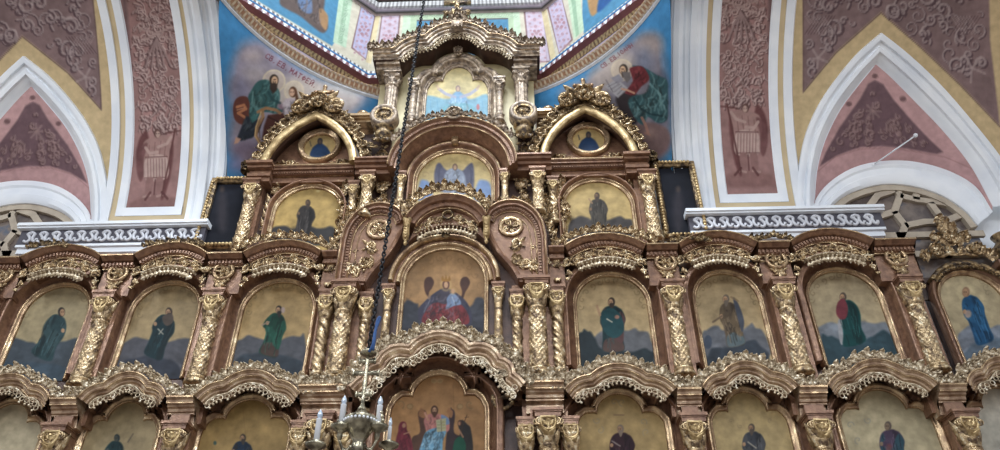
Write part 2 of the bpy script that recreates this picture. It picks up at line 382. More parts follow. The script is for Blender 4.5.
# --- painted soffit of the two big arches
def paint_soffit(P):
    P.mottle(.06, 14, 3); P.mottle(.04, 5, 4)
    rs = np.random.RandomState(5)
    # right-hand arch in photo pixels; the left arch carries the mirror image
    for k in range(230):
        y = rs.uniform(-40, 105); xc = 742+(-5 if y < 0 else 0); x = xc+rs.uniform(-23, 23)
        if rs.rand() < .25: x = xc+rs.uniform(-5, 5)
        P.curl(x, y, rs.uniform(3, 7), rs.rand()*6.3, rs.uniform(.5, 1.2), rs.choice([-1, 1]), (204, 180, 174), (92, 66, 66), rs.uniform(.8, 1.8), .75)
    for k in range(60):
        y = rs.uniform(-40, 108); x = 743+rs.uniform(-22, 22); a = rs.uniform(-1.2, 1.2)+PI/2; L = rs.uniform(4, 9)
        P.line([(x+1, y+1), (x+1+L*math.cos(a), y+1+L*math.sin(a))], 2.4, (86, 62, 62), .5)
        P.line([(x, y), (x+L*math.cos(a), y+L*math.sin(a))], 1.6, (206, 184, 178), .55)
    for dx in (-10, -5, 0, 5, 10):                                         # plume of feathers near the top
        P.line([(742, 12), (742+dx*.7, 24), (742+dx*1.3, 40)], 3, (96, 74, 74), .6); P.line([(741, 12), (741+dx*.7, 24), (741+dx*1.3, 40)], 1.6, (170, 146, 142), .7)
    P.line([(724, 0), (758, 14)], 2.5, (176, 152, 146), .7); P.line([(758, 0), (724, 14)], 2.5, (176, 152, 146), .7)
    # the angel with cross staff
    c0, c1, c2 = (92, 58, 58), (160, 128, 122), (186, 158, 150)
    P.sm([(722, 178), (735, 172), (755, 171), (772, 176), (776, 186), (730, 187)], (140, 106, 102), 2)
    P.sm([(757, 105), (764, 112), (768, 128), (765, 140), (758, 132), (754, 118)], (98, 62, 62), 1.2, .9)
    P.sm([(734, 118), (729, 122), (732, 150), (738, 172), (742, 173), (740, 140)], (104, 66, 66), 1.2, .9)
    P.sm([(733, 112), (742, 110), (752, 112), (760, 117), (762, 132), (758, 140), (736, 140), (733, 126), (731, 118)], c1, .8)
    P.sm([(737, 132), (757, 132), (759, 154), (736, 154)], (188, 162, 154), .7)
    for x in range(738, 759, 3): P.line([(x, 134), (x-.4, 153)], 1, (128, 96, 92), .7)
    P.line([(736, 132), (758, 132)], 1.4, c0, .7); P.line([(737, 153), (759, 153)], 1.2, c0, .6)
    P.sm([(740, 154), (747, 154), (746, 170), (741, 171)], (146, 112, 108), .7); P.sm([(750, 154), (757, 154), (758, 170), (753, 171)], (146, 112, 108), .7)
    P.line([(748, 155), (749, 170)], 1.6, c0, .7); P.line([(740, 171), (746, 172)], 2.2, (176, 146, 138), .9); P.line([(753, 171), (760, 172)], 2.2, (176, 146, 138), .9)
    P.sm([(756, 118), (764, 122), (768, 140), (764, 156), (760, 150), (760, 134)], (112, 76, 76), 1, .85)
    for x0_, y0_ in ((737, 118), (742, 116), (748, 117), (754, 120)): P.line([(x0_, y0_), (x0_+1.5, y0_+13)], 1, (120, 86, 84), .6)
    P.ell(745.5, 108, 3.6, 4.6, (96, 70, 66)); P.ell(745, 109, 2.4, 3.4, (186, 158, 146)); P.ell(744, 108.4, .6, .4, (80, 60, 60)); P.ell(746.3, 108.4, .6, .4, (80, 60, 60))
    P.line([(745, 122), (736, 119), (731, 112)], 3, c2, .9); P.line([(758, 122), (754, 128), (746, 127)], 3, c2, .9)
    P.line([(727, 104), (741, 172)], 1.8, (100, 66, 64), .9); P.line([(718, 106), (737, 108)], 1.6, (100, 66, 64), .9)
    P.line([(741, 168), (735, 175)], 2.5, c0, .8); P.line([(753, 168), (758, 175)], 2.5, c0, .8)
XP0, XP1 = 4.33, 5.1
for sx in (-1, 1):
    na, nx = 330, 104
    A = np.linspace(A0, AMAX, na); X = np.linspace(XP0, XP1, nx)
    G = np.array([[arcpt(sx*x, a, 0) for x in X] for a in A]); F = G.reshape(-1, 3)
    px, py = mirror_px(F[:, 0], F[:, 1], F[:, 2], sx)
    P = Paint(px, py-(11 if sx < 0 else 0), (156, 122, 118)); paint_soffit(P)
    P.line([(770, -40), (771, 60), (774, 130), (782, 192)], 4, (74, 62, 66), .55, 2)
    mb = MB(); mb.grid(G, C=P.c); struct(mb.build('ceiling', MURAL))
    w = MB()
    arcstrip(w, sx, [(3.52, .12), (3.52, 0), (3.58, .0), (3.58, .07), (3.66, .085), (3.68, .03), (3.74, .02), (3.77, .05), (3.83, .05), (3.84, .10), (3.93, .11), (3.95, .05), (4.0, .04), (4.03, .07), (4.1, .07), (4.1, 0)])
    arcstrip(w, sx, [(4.19, 0), (4.19, .02), (XP0-.02, .02), (XP0, 0)], A0-math.radians(2))
    arcstrip(w, sx, [(XP1, 0), (XP1+.02, .02), (5.24, .02), (5.24, 0)], A0-math.radians(2))
    arcstrip(w, sx, [(5.33, 0), (5.33, .03), (5.46, .03), (5.5, -.04), (5.5, -.12)])
    arcstrip(w, sx, [(XP0-.14, 0), (XP0-.14, .021), (XP1+.14, .021), (XP1+.14, 0)], A0-math.radians(2.0), A0, 4)
    arcstrip(w, sx, [(4.1, 0), (5.5, 0)], 0, A0-math.radians(3.6), 8)
    struct(w.build('trim_1' if sx < 0 else 'trim_2', PLASTER, sharp=40))
    w = MB(); arcstrip(w, sx, [(4.1, 0.003), (4.19, 0.003)], A0-math.radians(2)); arcstrip(w, sx, [(5.24, .003), (5.33, .003)], A0-math.radians(2)); arcstrip(w, sx, [(4.1, .004), (5.33, .004)], A0-math.radians(3.6), A0-math.radians(2.0), 3)
    struct(w.build('trim_3' if sx < 0 else 'trim_4', OCHRE))
    w = MB()                                                              # gilt beaded edge against the pendentive
    arcstrip(w, sx, [(3.46, .02), (3.46, .05), (3.5, .06), (3.52, .03)], math.radians(2))
    for a in np.arange(math.radians(4), math.radians(75), .0125): w.ball(arcpt(sx*3.47, a, .05), .02, 6, 4)
    struct(w.build('trim_5' if sx < 0 else 'trim_6', BEADM))

# --- side vault with pointed lunette (measured on the right, mirrored to the left)
GO = smooth([(797, 213), (797, 190), (799, 165), (806, 133), (819, 104), (836, 79), (857, 54), (881, 33)], 5)
GO2 = smooth([(881, 33), (905, 52), (935, 80), (966, 115), (1000, 158), (1030, 205)], 6)
GI = smooth([(817, 213), (816, 195), (819, 165), (827, 138), (841, 110), (858, 87), (877, 64)], 6)
GI2 = smooth([(877, 64), (893, 78), (918, 103), (945, 131), (972, 165), (994, 205)], 7)
OC = [(797, 213), (797, 185), (800, 140), (803, 92), (836, 52), (881, 12), (920, 46), (960, 84), (993, 119), (1060, 190)]
def sx_pts(P3, sx): P3 = np.array(P3, float).copy(); P3[:, 0] *= sx; return P3
LUNW = smooth([(812, 213), (817, 197), (832, 181), (855, 168), (884, 162), (915, 163), (948, 172), (975, 188), (992, 213)], 6)   # white arch outer edge on the wall
LUNI = smooth([(826, 217), (834, 204), (852, 192), (882, 184), (914, 186), (944, 196), (966, 211), (978, 225)], 6)       # opening
def paint_vault(P):
    P.poly([(803, -80), (803, 92), (836, 52), (881, 12), (920, 46), (960, 84), (1000, 126), (990, 40), (988, -80)], (134, 112, 112), 1.2)
    m = inpoly(P.x, P.y, [(804, -80), (804, 88), (836, 50), (881, 10), (920, 44), (960, 82), (996, 120), (986, 40), (984, -80)])
    n = noise(P.x, P.y, 20, 9)[:, None]; P.c[m] = (P.c*(1+.09*n))[m]
    P.line([(803, -80), (803.5, 92), (836, 53), (881, 13), (920, 47), (960, 85), (1000, 127)], 1.2, (90, 70, 72), .7)
    rs = np.random.RandomState(11)
    for k in range(230):
        x = rs.uniform(808, 985); y = rs.uniform(-60, 100)
        if not inpoly(np.array([x]), np.array([y]), [(808, -80), (808, 82), (836, 44), (881, 2), (920, 36), (960, 74), (985, 98), (980, -80)])[0]: continue
        P.curl(x, y, rs.uniform(3, 10), rs.rand()*6.3, rs.uniform(.5, 1.3), rs.choice([-1, 1]), (178, 162, 160), (78, 60, 66), rs.uniform(1.2, 2.8), .68)
    for cx, cy in ((820, 25), (966, 25)):                                   # lattice baskets
        for i in range(-3, 4):
            P.line([(cx+i*3-6, cy-9), (cx+i*3+6, cy+9)], .9, (176, 160, 158), .6); P.line([(cx+i*3+6, cy-9), (cx+i*3-6, cy+9)], .9, (84, 66, 70), .6)
    for cx, cy, r in ((818, 58, 10), (972, 68, 14)):                        # crossed ribbon flowers
        for a in range(5): P.line([(cx, cy), (cx+r*math.cos(a*1.26+.4), cy+r*math.sin(a*1.26+.4))], 2.4, (170, 152, 150), .7)
def grid_cut(mb, G, C, keep):
    a, b = G.shape[:2]; idx = np.arange(a*b).reshape(a, b)
    Q = np.stack([idx[:-1, :-1], idx[1:, :-1], idx[1:, 1:], idx[:-1, 1:]], -1).reshape(-1, 4)
    mb.add(G.reshape(-1, 3), Q[keep.ravel()[Q].all(1)], C=C)
for sx in (-1, 1):
    A = np.linspace(0, math.radians(104), 330); X = np.linspace(5.48, 9.6, 330)
    G = np.array([[arcpt(x, a, -.03) for x in X] for a in A]); F = G.reshape(-1, 3)
    px, py = proj(F); P = Paint(px, py, (202, 180, 140)); paint_vault(P)
    hole = [tuple(p) for p in (GO+np.array([3, 0]))]+[tuple(p+np.array([-1, 3])) for p in GO2]+[(1030, 330), (790, 330)]
    keep = ~inpoly(px, py, hole)
    G2 = G.copy(); G2[..., 0] *= sx
    mb = MB(); grid_cut(mb, G2, P.c, keep); struct(mb.build('ceiling', MURAL))
    # white groin moulding: outer edge on the vault, stepped down to the inner edge
    w = MB()
    for Po, Pi in ((GO, GI), (GO2, GI2)):
        k = 40; po = resample(np.array([cyl(*p) for p in Po]), 1e-3)[0]; po = po[np.linspace(0, len(po)-1, k).astype(int)]
        pi = resample(np.array([cyl(*p) for p in Pi]), 1e-3)[0]; pi = pi[np.linspace(0, len(pi)-1, k).astype(int)]
        cen = np.stack([po[:, 0], np.full(k, YE-RA), np.full(k, ZS)], 1)
        rows = []
        for f, ro in ((0, -.03), (0, .03), (.12, .04), (.22, .04), (.25, .0), (.4, .0), (.45, .04), (.6, .05), (.64, .01), (.8, -.01), (.86, -.04), (1, -.06), (1, -.16)):
            q = po*(1-f)+pi*f; c = np.stack([q[:, 0], np.full(k, YE-RA), np.full(k, ZS)], 1); d = q-c; L = np.linalg.norm(d, axis=1)[:, None]
            rows.append(c+d/L*(RA-ro))
        G = np.stack(rows, 1); G[..., 0] *= sx; w.grid(G)
    # white arch on the wall round the fanlight
    def wall3(P2, Y): return np.array([at(p[0], p[1], Y) for p in P2])
    k = 60
    o = resample(wall3(LUNW, YE), 1e-3)[0]; o = o[np.linspace(0, len(o)-1, k).astype(int)]; i_ = resample(wall3(LUNI, YE), 1e-3)[0]; i_ = i_[np.linspace(0, len(i_)-1, k).astype(int)]
    rows = []
    for f, dy in ((0, .05), (0, -.03), (.25, -.05), (.32, -.02), (.6, -.02), (.66, -.05), (.9, -.04), (1, 0), (1, .25)):
        q = o*(1-f)+i_*f; q = q.copy(); q[:, 1] = YE+dy; rows.append(q)
    G = np.stack(rows, 1); G[..., 0] *= sx; w.grid(G)
    struct(w.build('trim_7' if sx < 0 else 'trim_8', PLASTER, sharp=40))
    # lunette web between groin and wall arch
    gi = np.vstack([np.array([cyl(*p) for p in GI]), np.array([cyl(*p) for p in GI2])[1:]]); L = resample(gi, 1e-3)[0]; L = L[np.linspace(0, len(L)-1, 200).astype(int)]
    cc = np.stack([L[:, 0], np.full(200, YE-RA), np.full(200, ZS)], 1); L = cc+(L-cc)/np.linalg.norm(L-cc, axis=1)[:, None]*(RA+.04)
    W = resample(wall3(LUNW, YE), 1e-3)[0]; W = W[np.linspace(0, len(W)-1, 200).astype(int)]
    t = np.linspace(0, 1, 60)[:, None, None]; G = L[None]*(1-t)+W[None]*t; G[..., 1] += -.10*np.sin(PI*t[..., 0])*0
    F = G.reshape(-1, 3); px, py = proj(F); P = Paint(px, py, (196, 158, 158)); P.mottle(.03, 12, 5)
    tri = [(820, 166), (826, 152), (840, 127), (860, 99), (868, 84), (875, 80), (883, 84), (893, 99), (912, 121), (930, 140), (943, 152), (937, 154), (910, 149), (885, 146), (860, 147), (838, 155)]
    P.poly([(p[0], p[1]) for p in tri], (116, 92, 98), 1)
    for cx, cy, r in ((875, 76, 3), (849, 104, 3), (903, 99, 3.4)): P.ell(cx, cy, r, r*.8, (124, 96, 98))
    for cx, cy, r, d in ((856, 129, 9, 1), (892, 127, 9, -1)):
        P.curl(cx, cy, r, 1, 1.6, d, (162, 136, 134), (96, 72, 74), 2, .8); P.ell(cx, cy, 3, 3, (150, 124, 122), alpha=.7)
    for a in range(8): P.line([(873, 111), (873+8*math.cos(a*.785), 111+8*math.sin(a*.785))], 2, (160, 134, 132), .7)
    rs = np.random.RandomState(4)
    for k in range(170):
        x = rs.uniform(826, 940); y = rs.uniform(90, 152)
        if inpoly(np.array([x]), np.array([y]), [(830, 150), (873, 92), (930, 146), (880, 142)])[0]:
            P.curl(x, y, rs.uniform(2, 5), rs.rand()*6, .8, rs.choice([-1, 1]), (166, 140, 138), (92, 68, 72), 1.6, .7)
    P.line([(817, 172), (835, 157), (860, 149), (885, 148), (912, 151), (945, 157), (975, 170)], 1, (150, 112, 114), .5)
    G[..., 0] *= sx; mb = MB(); mb.grid(G, C=P.c); struct(mb.build('ceiling', MURAL))
    # fanlight window: tracery over leaded panes, reaching down behind the iconostasis
    win = MB(); op = [at2(*p, YE) for p in LUNI]; op = [(p[0]*sx, p[1]) for p in op]
    xa, xb = 5.62, 8.05
    poly = [(sx*xa, 7.2)]+op+[(sx*xb, 7.2)] if True else None
    if sx < 0: poly = poly[::-1]
    prism(win, poly, -.50, -.46); wo = struct(win.build('window_1' if sx < 0 else 'window_2', PANE, smooth=False))
    tr = MB()
    pts = {'c': (858, 192)}
    segs = [[(820, 212), (838, 203), (858, 193), (880, 188)], [(838, 203), (836, 188)], [(895, 187), (900, 196), (894, 212), (878, 217), (868, 208), (877, 196), (895, 190)],
            [(900, 196), (916, 200), (940, 203), (962, 208)], [(894, 212), (905, 226), (900, 240)], [(878, 217), (872, 232)], [(868, 208), (850, 214), (840, 226)], [(916, 186), (916, 200)],
            [(940, 203), (948, 196)], [(930, 203), (944, 222), (958, 232)], [(944, 222), (966, 213)], [(905, 226), (925, 222), (944, 222)], [(966, 213), (972, 217)]]
    for sg in segs:
        q = [at2(*p, .42) for p in sg]; q = [(p[0]*sx, p[1]) for p in q]
        tr.sweep(q if sx > 0 else q[::-1], [(-.05, -.46), (-.05, -.40), (.05, -.40), (.05, -.46)])
    q = op if sx > 0 else op[::-1]; tr.sweep(q, [(-.1, -.46), (-.1, -.38), (.02, -.38), (.02, -.46)])
    for zz in (7.95, 8.3): tr.box(min(sx*xa, sx*xb), max(sx*xa, sx*xb), .40, .46, zz-.05, zz+.05)
    for xx in (6.2, 6.8, 7.4): tr.box(sx*xx-.05, sx*xx+.05, .40, .46, 7.2 if sx < 0 else 7.9, 8.35)
    tag(tr.build('tracery', TRAC, wo, smooth=False))
# thin pull rod crossing the southern lunette
r_ = MB(); p0, p1 = at(873, 165, .30), cyl(914, 138); r_.tube([p0, p1+np.array([0, -.05, 0])], .012, 6); r_.ball(p1+np.array([0, -.06, 0]), .035, 8, 6); r_.ball(p0, .03, 8, 6)
tag(r_.build('pull_rod', PLASTER), 'thin white rod slanting across the pink lunette above the fanlight', 'rod')

# --- east wall behind the iconostasis, floor
w = MB()
for sx in (-1, 1):
    x0, x1 = sorted((sx*3.3, sx*5.6)); w.box(x0, x1, YE, YE+.5, 0, ZS+.55)
    x0, x1 = sorted((sx*5.6, sx*9.8)); w.box(x0, x1, 1.1, 1.4, 0, 7.6)
    x0, x1 = sorted((sx*8.05, sx*9.8)); w.box(x0, x1, .62, .9, 7.6, 9.4)
struct(w.build('wall_east', PLASTER, smooth=False))
f = MB(); f.box(-10, 10, -12, 1, -.1, 0); struct(f.build('floor', FLOORM, smooth=False))

# --- impost cornices with meander frieze
for sx in (-1, 1):
    def xr(a, b): return sorted((sx*a, sx*b))
    w = MB()
    for z0, z1, d, e in ((8.43, 8.48, .48, 0), (8.40, 8.43, .45, 0), (8.10, 8.14, .38, .04), (8.01, 8.10, .34, .06), (7.85, 8.01, .2, .1)):
        x0, x1 = xr(3.46+e+.08, 6.42-e); w.box(x0, x1, YE-d, YE+.02, z0, z1)
    x0, x1 = xr(3.5, 6.4); struct(w.build('trim_9' if sx < 0 else 'trim_10', PLASTER, smooth=False))
    b = MB(); x0, x1 = xr(3.58, 6.38); b.box(x0, x1, YE-.38, YE+.015, 8.14, 8.40); struct(b.build('trim_11' if sx < 0 else 'trim_12', GREYD, smooth=False))
    m = MB(); n = 14
    for i in range(n):
        xc = sx*(3.72+i*.19); 
        P = [(-.09, -.06), (-.04, -.085), (.0, -.04), (-.03, .02), (-.06, .06), (-.01, .09), (.04, .06), (.03, 0), (.05, -.06), (.09, -.07), (.1, -.02)]
        P = smooth(P, 4); m.sweep([(xc+p[0], 8.265+p[1]) for p in P], [(-.018, -YE+.38), (-.018, -YE+.405), (.018, -YE+.405), (.018, -YE+.38)])
        m.put(xf(BALL), xc-.02, 8.33, -YE+.38, 0, .016)
    struct(m.build('trim_13' if sx < 0 else 'trim_14', WPAT))

# --- pendentives with evangelist murals
CY = YE-RA                                                        # y of the dome's axis
def pend_point(sx, f, z):
    s = min(.9999, (z-ZS)/RA); ca = math.sqrt(1-s*s)
    A = np.array([3.5, CY+RA*ca]); R2 = 3.5; s2 = min(.9999, (z-ZS)/3.62); xb = 3.62*math.sqrt(1-s2*s2)
    B = np.array([max(xb, .4), YE])
    rA, tA = math.hypot(A[0], A[1]-CY), math.atan2(A[1]-CY, A[0]); rB, tB = math.hypot(B[0], B[1]-CY), math.atan2(B[1]-CY, B[0])
    r = rA*(1-f)+rB*f; t = tA*(1-f)+tB*f; x, y = r*math.cos(t), CY+r*math.sin(t)
    w = max(0, (z-8.6)/2.84)**2.2; ta = math.radians(19+58*f); x2, y2 = 3.64*math.cos(ta), -3.05+3.64*math.sin(ta)
    return (sx*(x*(1-w)+x2*w), y*(1-w)+y2*w, z)
def face_(P, x, y, r, dirx, hair, skin=(196, 160, 128), beard=True):
    """small painted head turned to dirx"""
    P.ell(x, y, r*1.0, r*1.25, hair); P.ell(x+dirx*r*.25, y+r*.15, r*.68, r*.95, skin)
    P.ell(x+dirx*r*.05, y-.1*r, r*.16, r*.1, (60, 44, 36)); P.ell(x+dirx*r*.6, y-.1*r, r*.14, r*.1, (60, 44, 36))
    P.line([(x+dirx*r*.35, y), (x+dirx*r*.45, y+r*.35)], .4, (150, 110, 84), .8)
    if beard: P.sm([(x-dirx*r*.4, y+r*.2), (x+dirx*r*.2, y+r*.65), (x+dirx*r*.75, y+r*.3), (x+dirx*r*.7, y+r*1.3), (x+dirx*r*.2, y+r*1.9), (x-dirx*r*.3, y+r*1.2)], hair)
def folds(P, pts, n, col, seed=0, w=.9, alpha=.5, L=14):
    rs = np.random.RandomState(seed); pts = np.array(pts, float); x0, y0 = pts.min(0); x1, y1 = pts.max(0)
    for k in range(n*5):
        x, y = rs.uniform(x0, x1), rs.uniform(y0, y1)
        if not inpoly(np.array([x]), np.array([y]), pts)[0]: continue
        a = rs.uniform(.7, 2.3); l = rs.uniform(.3, 1)*L; w_ = w*rs.uniform(.6, 1.4)
        Q = [(x, y), (x+l*.5*math.cos(a), y+l*.5*math.sin(a)), (x+l*math.cos(a+.4), y+l*math.sin(a+.4))]
        Q = [q for q in Q if inpoly(np.array([q[0]]), np.array([q[1]]), pts)[0]]
        if len(Q) > 1: P.line(Q, w_, col if rs.rand() < .45 else tuple(int(c*.34) for c in col), alpha*.85, .9)
def paint_matthew(P):
    n = noise(P.x, P.y, 16, 21)[:, None]; P.c = P.c*(1+.05*n)
    cl = [(237, 52), (246, 42), (262, 40), (280, 52), (312, 74), (345, 90), (368, 96), (352, 118), (330, 170), (300, 200), (262, 176), (250, 172), (238, 160), (228, 144), (231, 110), (228, 84)]
    P.sm(cl, (134, 126, 138), 7)
    m = inpoly(P.x, P.y, cl); nn = noise(P.x, P.y, 7, 5)[:, None]; P.c[m] = (P.c*(1+.10*nn*np.array([.8, .9, 1])))[m]
    for cx, cy, rx, ry, c in ((246, 62, 9, 9, (138, 130, 142)), (256, 74, 12, 9, (160, 150, 150)), (240, 90, 8, 12, (112, 110, 130)), (252, 56, 8, 5, (172, 156, 150)), (300, 100, 30, 24, (188, 176, 162)), (335, 98, 26, 16, (188, 178, 170)), (247, 150, 16, 10, (108, 92, 108)), (240, 165, 12, 8, (128, 120, 150)), (256, 160, 12, 8, (134, 112, 118))): P.ell(cx, cy, rx, ry, c, 0, 6, .75)
    P.text('СВ. ЕВ. МАТФЕЙ.', 265, 57.5, 36, 22, 4.9, (92, 36, 46), .8)
    # the angel child
    P.ell(294, 91, 10, 10.5, (202, 186, 158), 0, .8); P.ell(294, 91, 9.2, 9.7, (186, 172, 156), 0, 1)
    P.sm([(284, 101), (290, 98), (297, 100), (300, 108), (299, 118), (288, 120), (277, 116)], (178, 164, 168)); P.sm([(273, 96), (282, 104), (284, 112), (276, 112), (270, 104)], (128, 106, 116), 1.5)
    P.ell(293, 92, 4, 5.5, (84, 56, 40)); P.sm([(296, 90), (298.5, 98), (299, 106), (295.5, 103)], (88, 58, 42)); P.ell(292, 92.5, 2.6, 3.8, (196, 158, 132)); P.ell(291, 92, .5, .4, (70, 50, 44)); P.ell(293.4, 92, .5, .4, (70, 50, 44))
    folds(P, [(284, 101), (297, 100), (299, 118), (280, 117)], 10, (214, 204, 204), 3, .7, .6, 7)
    # the evangelist
    P.ell(274, 81, 11.5, 11.5, (206, 190, 158), 0, .8); P.ell(274, 81, 10.6, 10.6, (172, 158, 148), 0, 1)
    P.poly(smooth([(236, 99), (243, 96), (249, 99), (250, 110), (250, 122), (243, 125), (235, 120), (233, 108)], 4, True), (92, 54, 46))
    P.line([(237, 107), (244, 105), (246, 109), (238, 113), (246, 118)], 2.6, (176, 118, 84), .9); P.line([(237, 110), (244, 108)], 1, (214, 160, 120), .7)
    hem = [(246, 116), (256, 118), (262, 122), (259, 132), (252, 138), (241, 141), (237, 138), (241, 128)]; P.poly(hem, (40, 44, 52), 1); folds(P, hem, 8, (82, 92, 96), 11, .9, .6, 10)
    rob = [(261, 80), (268, 80), (274, 86), (279, 90), (280, 99), (277, 107), (283, 111), (277, 114), (264, 112), (258, 118), (252, 123), (249, 114), (250, 104), (248, 97), (252, 89), (256, 83)]
    P.poly(smooth(rob, 3, True), (52, 84, 84), .8); folds(P, rob, 22, (112, 148, 142), 1, 1, .6, 11)
    P.line([(252, 104), (258, 110), (264, 108)], 3, (84, 118, 116), .8); P.line([(268, 92), (273, 100), (280, 103)], 2.6, (36, 62, 64), .7); P.line([(253, 92), (252, 103)], 1.6, (104, 140, 136), .7)
    bk = [(268, 115), (283, 113), (287, 120), (281, 134), (270, 143), (262, 138), (264, 126)]; P.poly(bk, (74, 44, 38), .9); P.line([(268, 117), (284, 124)], 1.2, (40, 26, 26), .8)
    P.line([(258, 112), (266, 108), (276, 110), (280, 113)], 3, (150, 110, 78), .9); P.line([(262, 110), (263, 117), (257, 127), (256, 136), (260, 143), (266, 146)], 3.4, (142, 108, 76), .9); P.line([(261, 112), (256, 127), (255, 136), (260, 144)], 1.2, (202, 168, 120), .8); P.line([(264, 118), (259, 129), (260, 138)], 1, (84, 58, 42), .8)
    P.ell(254, 118, 3, 2.6, (60, 100, 98)); face_(P, 274, 80, 4.6, .5, (50, 40, 34)); P.poly([(270, 83), (277.5, 84), (277, 90), (273, 94), (270, 89)], (54, 42, 36), .8)
    P.poly([(236, 137), (241, 139), (238, 143), (234, 144)], (176, 138, 118))
def paint_luke(P):
    n = noise(P.x, P.y, 15, 31)[:, None]; P.c = P.c*(1+.06*n)
    cl = [(560, 94), (575, 86), (600, 66), (628, 42), (646, 32), (660, 36), (664, 60), (668, 90), (672, 120), (668, 150), (650, 168), (620, 160), (596, 130), (572, 110)]
    P.sm(cl, (118, 112, 120), 6)
    m = inpoly(P.x, P.y, cl); nn = noise(P.x, P.y, 7, 15)[:, None]; P.c[m] = (P.c*(1+.11*nn))[m]
    for cx, cy, rx, ry, c in ((650, 45, 12, 10, (158, 142, 134)), (618, 62, 16, 12, (178, 164, 150)), (604, 78, 14, 12, (168, 154, 144)), (576, 92, 12, 7, (120, 112, 118)), (645, 64, 8, 16, (112, 118, 136)), (660, 100, 9, 26, (74, 76, 92)), (612, 140, 14, 24, (88, 84, 98))): P.ell(cx, cy, rx, ry, c, 0, 6, .7)
    P.sm([(622, 132), (640, 124), (660, 126), (670, 136), (668, 150), (655, 158), (638, 156), (626, 148)], (118, 92, 92), 3); P.ell(655, 138, 10, 9, (140, 112, 106), 0, 4, .7)
    P.text('СВ. ЕВ.', 602.5, 68.5, 36, -26, 3.9, (106, 56, 60), .8); P.text('ІОАНН', 619, 56.5, 36, -26, 3.9, (106, 56, 60), .8)
    P.ell(622, 70, 11, 11, (196, 180, 152), 0, .8); P.ell(622, 70, 10.2, 10.2, (178, 162, 146), 0, 1)
    P.poly(smooth([(616, 97), (628, 92), (638, 96), (640, 112), (636, 124), (626, 122), (619, 110)], 3, True), (50, 42, 44), 1.6)
    bl = [(637, 128), (645, 123), (656, 124), (667, 130), (669, 142), (660, 151), (646, 152), (638, 144)]; P.poly(smooth(bl, 3, True), (112, 90, 88), 1.6); P.ell(650, 134, 7, 5, (142, 116, 108), 0, 3, .6)
    grn = [(632, 66), (643, 67), (657, 75), (667, 80), (668, 92), (668, 107), (667, 120), (658, 123), (648, 117), (643, 125), (635, 118), (628, 103), (633, 96), (646, 93), (650, 82), (645, 72)]
    P.poly(smooth(grn, 3, True), (50, 78, 82), .9); folds(P, grn, 30, (116, 150, 150), 6, 1.2, .65, 13); P.line([(634, 98), (640, 108), (650, 114), (662, 116)], 2, (28, 48, 52), .7); P.line([(650, 84), (660, 94), (662, 110)], 1.8, (104, 138, 138), .6)
    red = [(630, 68), (641, 66), (647, 72), (649, 80), (641, 87), (634, 95), (625, 93), (629, 87), (633, 81), (631, 74)]
    P.poly(smooth(red, 3, True), (98, 40, 44), .8); folds(P, red, 14, (144, 72, 70), 4, .9, .55, 8)
    P.poly([(605, 86), (617, 79), (628, 88), (618, 98)], (150, 146, 148), .7); P.poly([(611, 78), (619, 74), (624, 80), (617, 84)], (128, 124, 130), .7)
    for k in range(4): P.line([(608+k*3.2, 87+k*2.4), (617+k*2.4, 82+k*2)], .6, (92, 86, 92), .8)
    P.line([(606, 80), (613, 92)], .7, (86, 78, 84), .8); P.line([(634, 93), (627, 90), (622, 89)], 2, (184, 142, 116), .9); P.line([(642, 118), (646, 126), (648, 133)], 2.8, (152, 112, 98), .9); P.line([(645, 133), (650, 135)], 1.8, (152, 112, 98), .8)
    face_(P, 623.5, 69.5, 4.4, -.6, (58, 48, 42)); P.poly([(622, 72), (630, 72), (631, 78), (627, 83), (624, 79)], (100, 92, 90), .8)
for sx, fn in ((-1, paint_matthew), (1, paint_luke)):
    Z = np.linspace(ZS+.3, 11.46, 230); Fr = np.linspace(0, 1, 230)
    G = np.array([[pend_point(sx, f, z) for f in Fr] for z in Z]); F = G.reshape(-1, 3); px, py = proj(F)
    P = Paint(px, py, (58, 116, 158)); P.mottle(.06, 22, 8); fn(P)
    mb = MB(); mb.grid(G, C=P.c); struct(mb.build('wall_northeast' if sx < 0 else 'wall_southeast', MURAL))
# east arch soffit behind the iconostasis top
e = MB(); T = np.linspace(0, PI, 60); e.grid(np.array([[(3.62*math.cos(t), y, ZS+3.62*math.sin(t)) for y in (YE, YE+1.2)] for t in T])); struct(e.build('ceiling', MURAL if False else PLASTER))
sp = MB(); K = [(3.62*math.cos(t), ZS+3.62*math.sin(t)) for t in np.linspace(math.radians(50), math.radians(130), 30)]
sp.grid(np.array([[(x, YE+.12, z), (x, YE+.12, 11.45)] for x, z in K])); struct(sp.build('wall_east_spandrel', CREAMW, smooth=False))

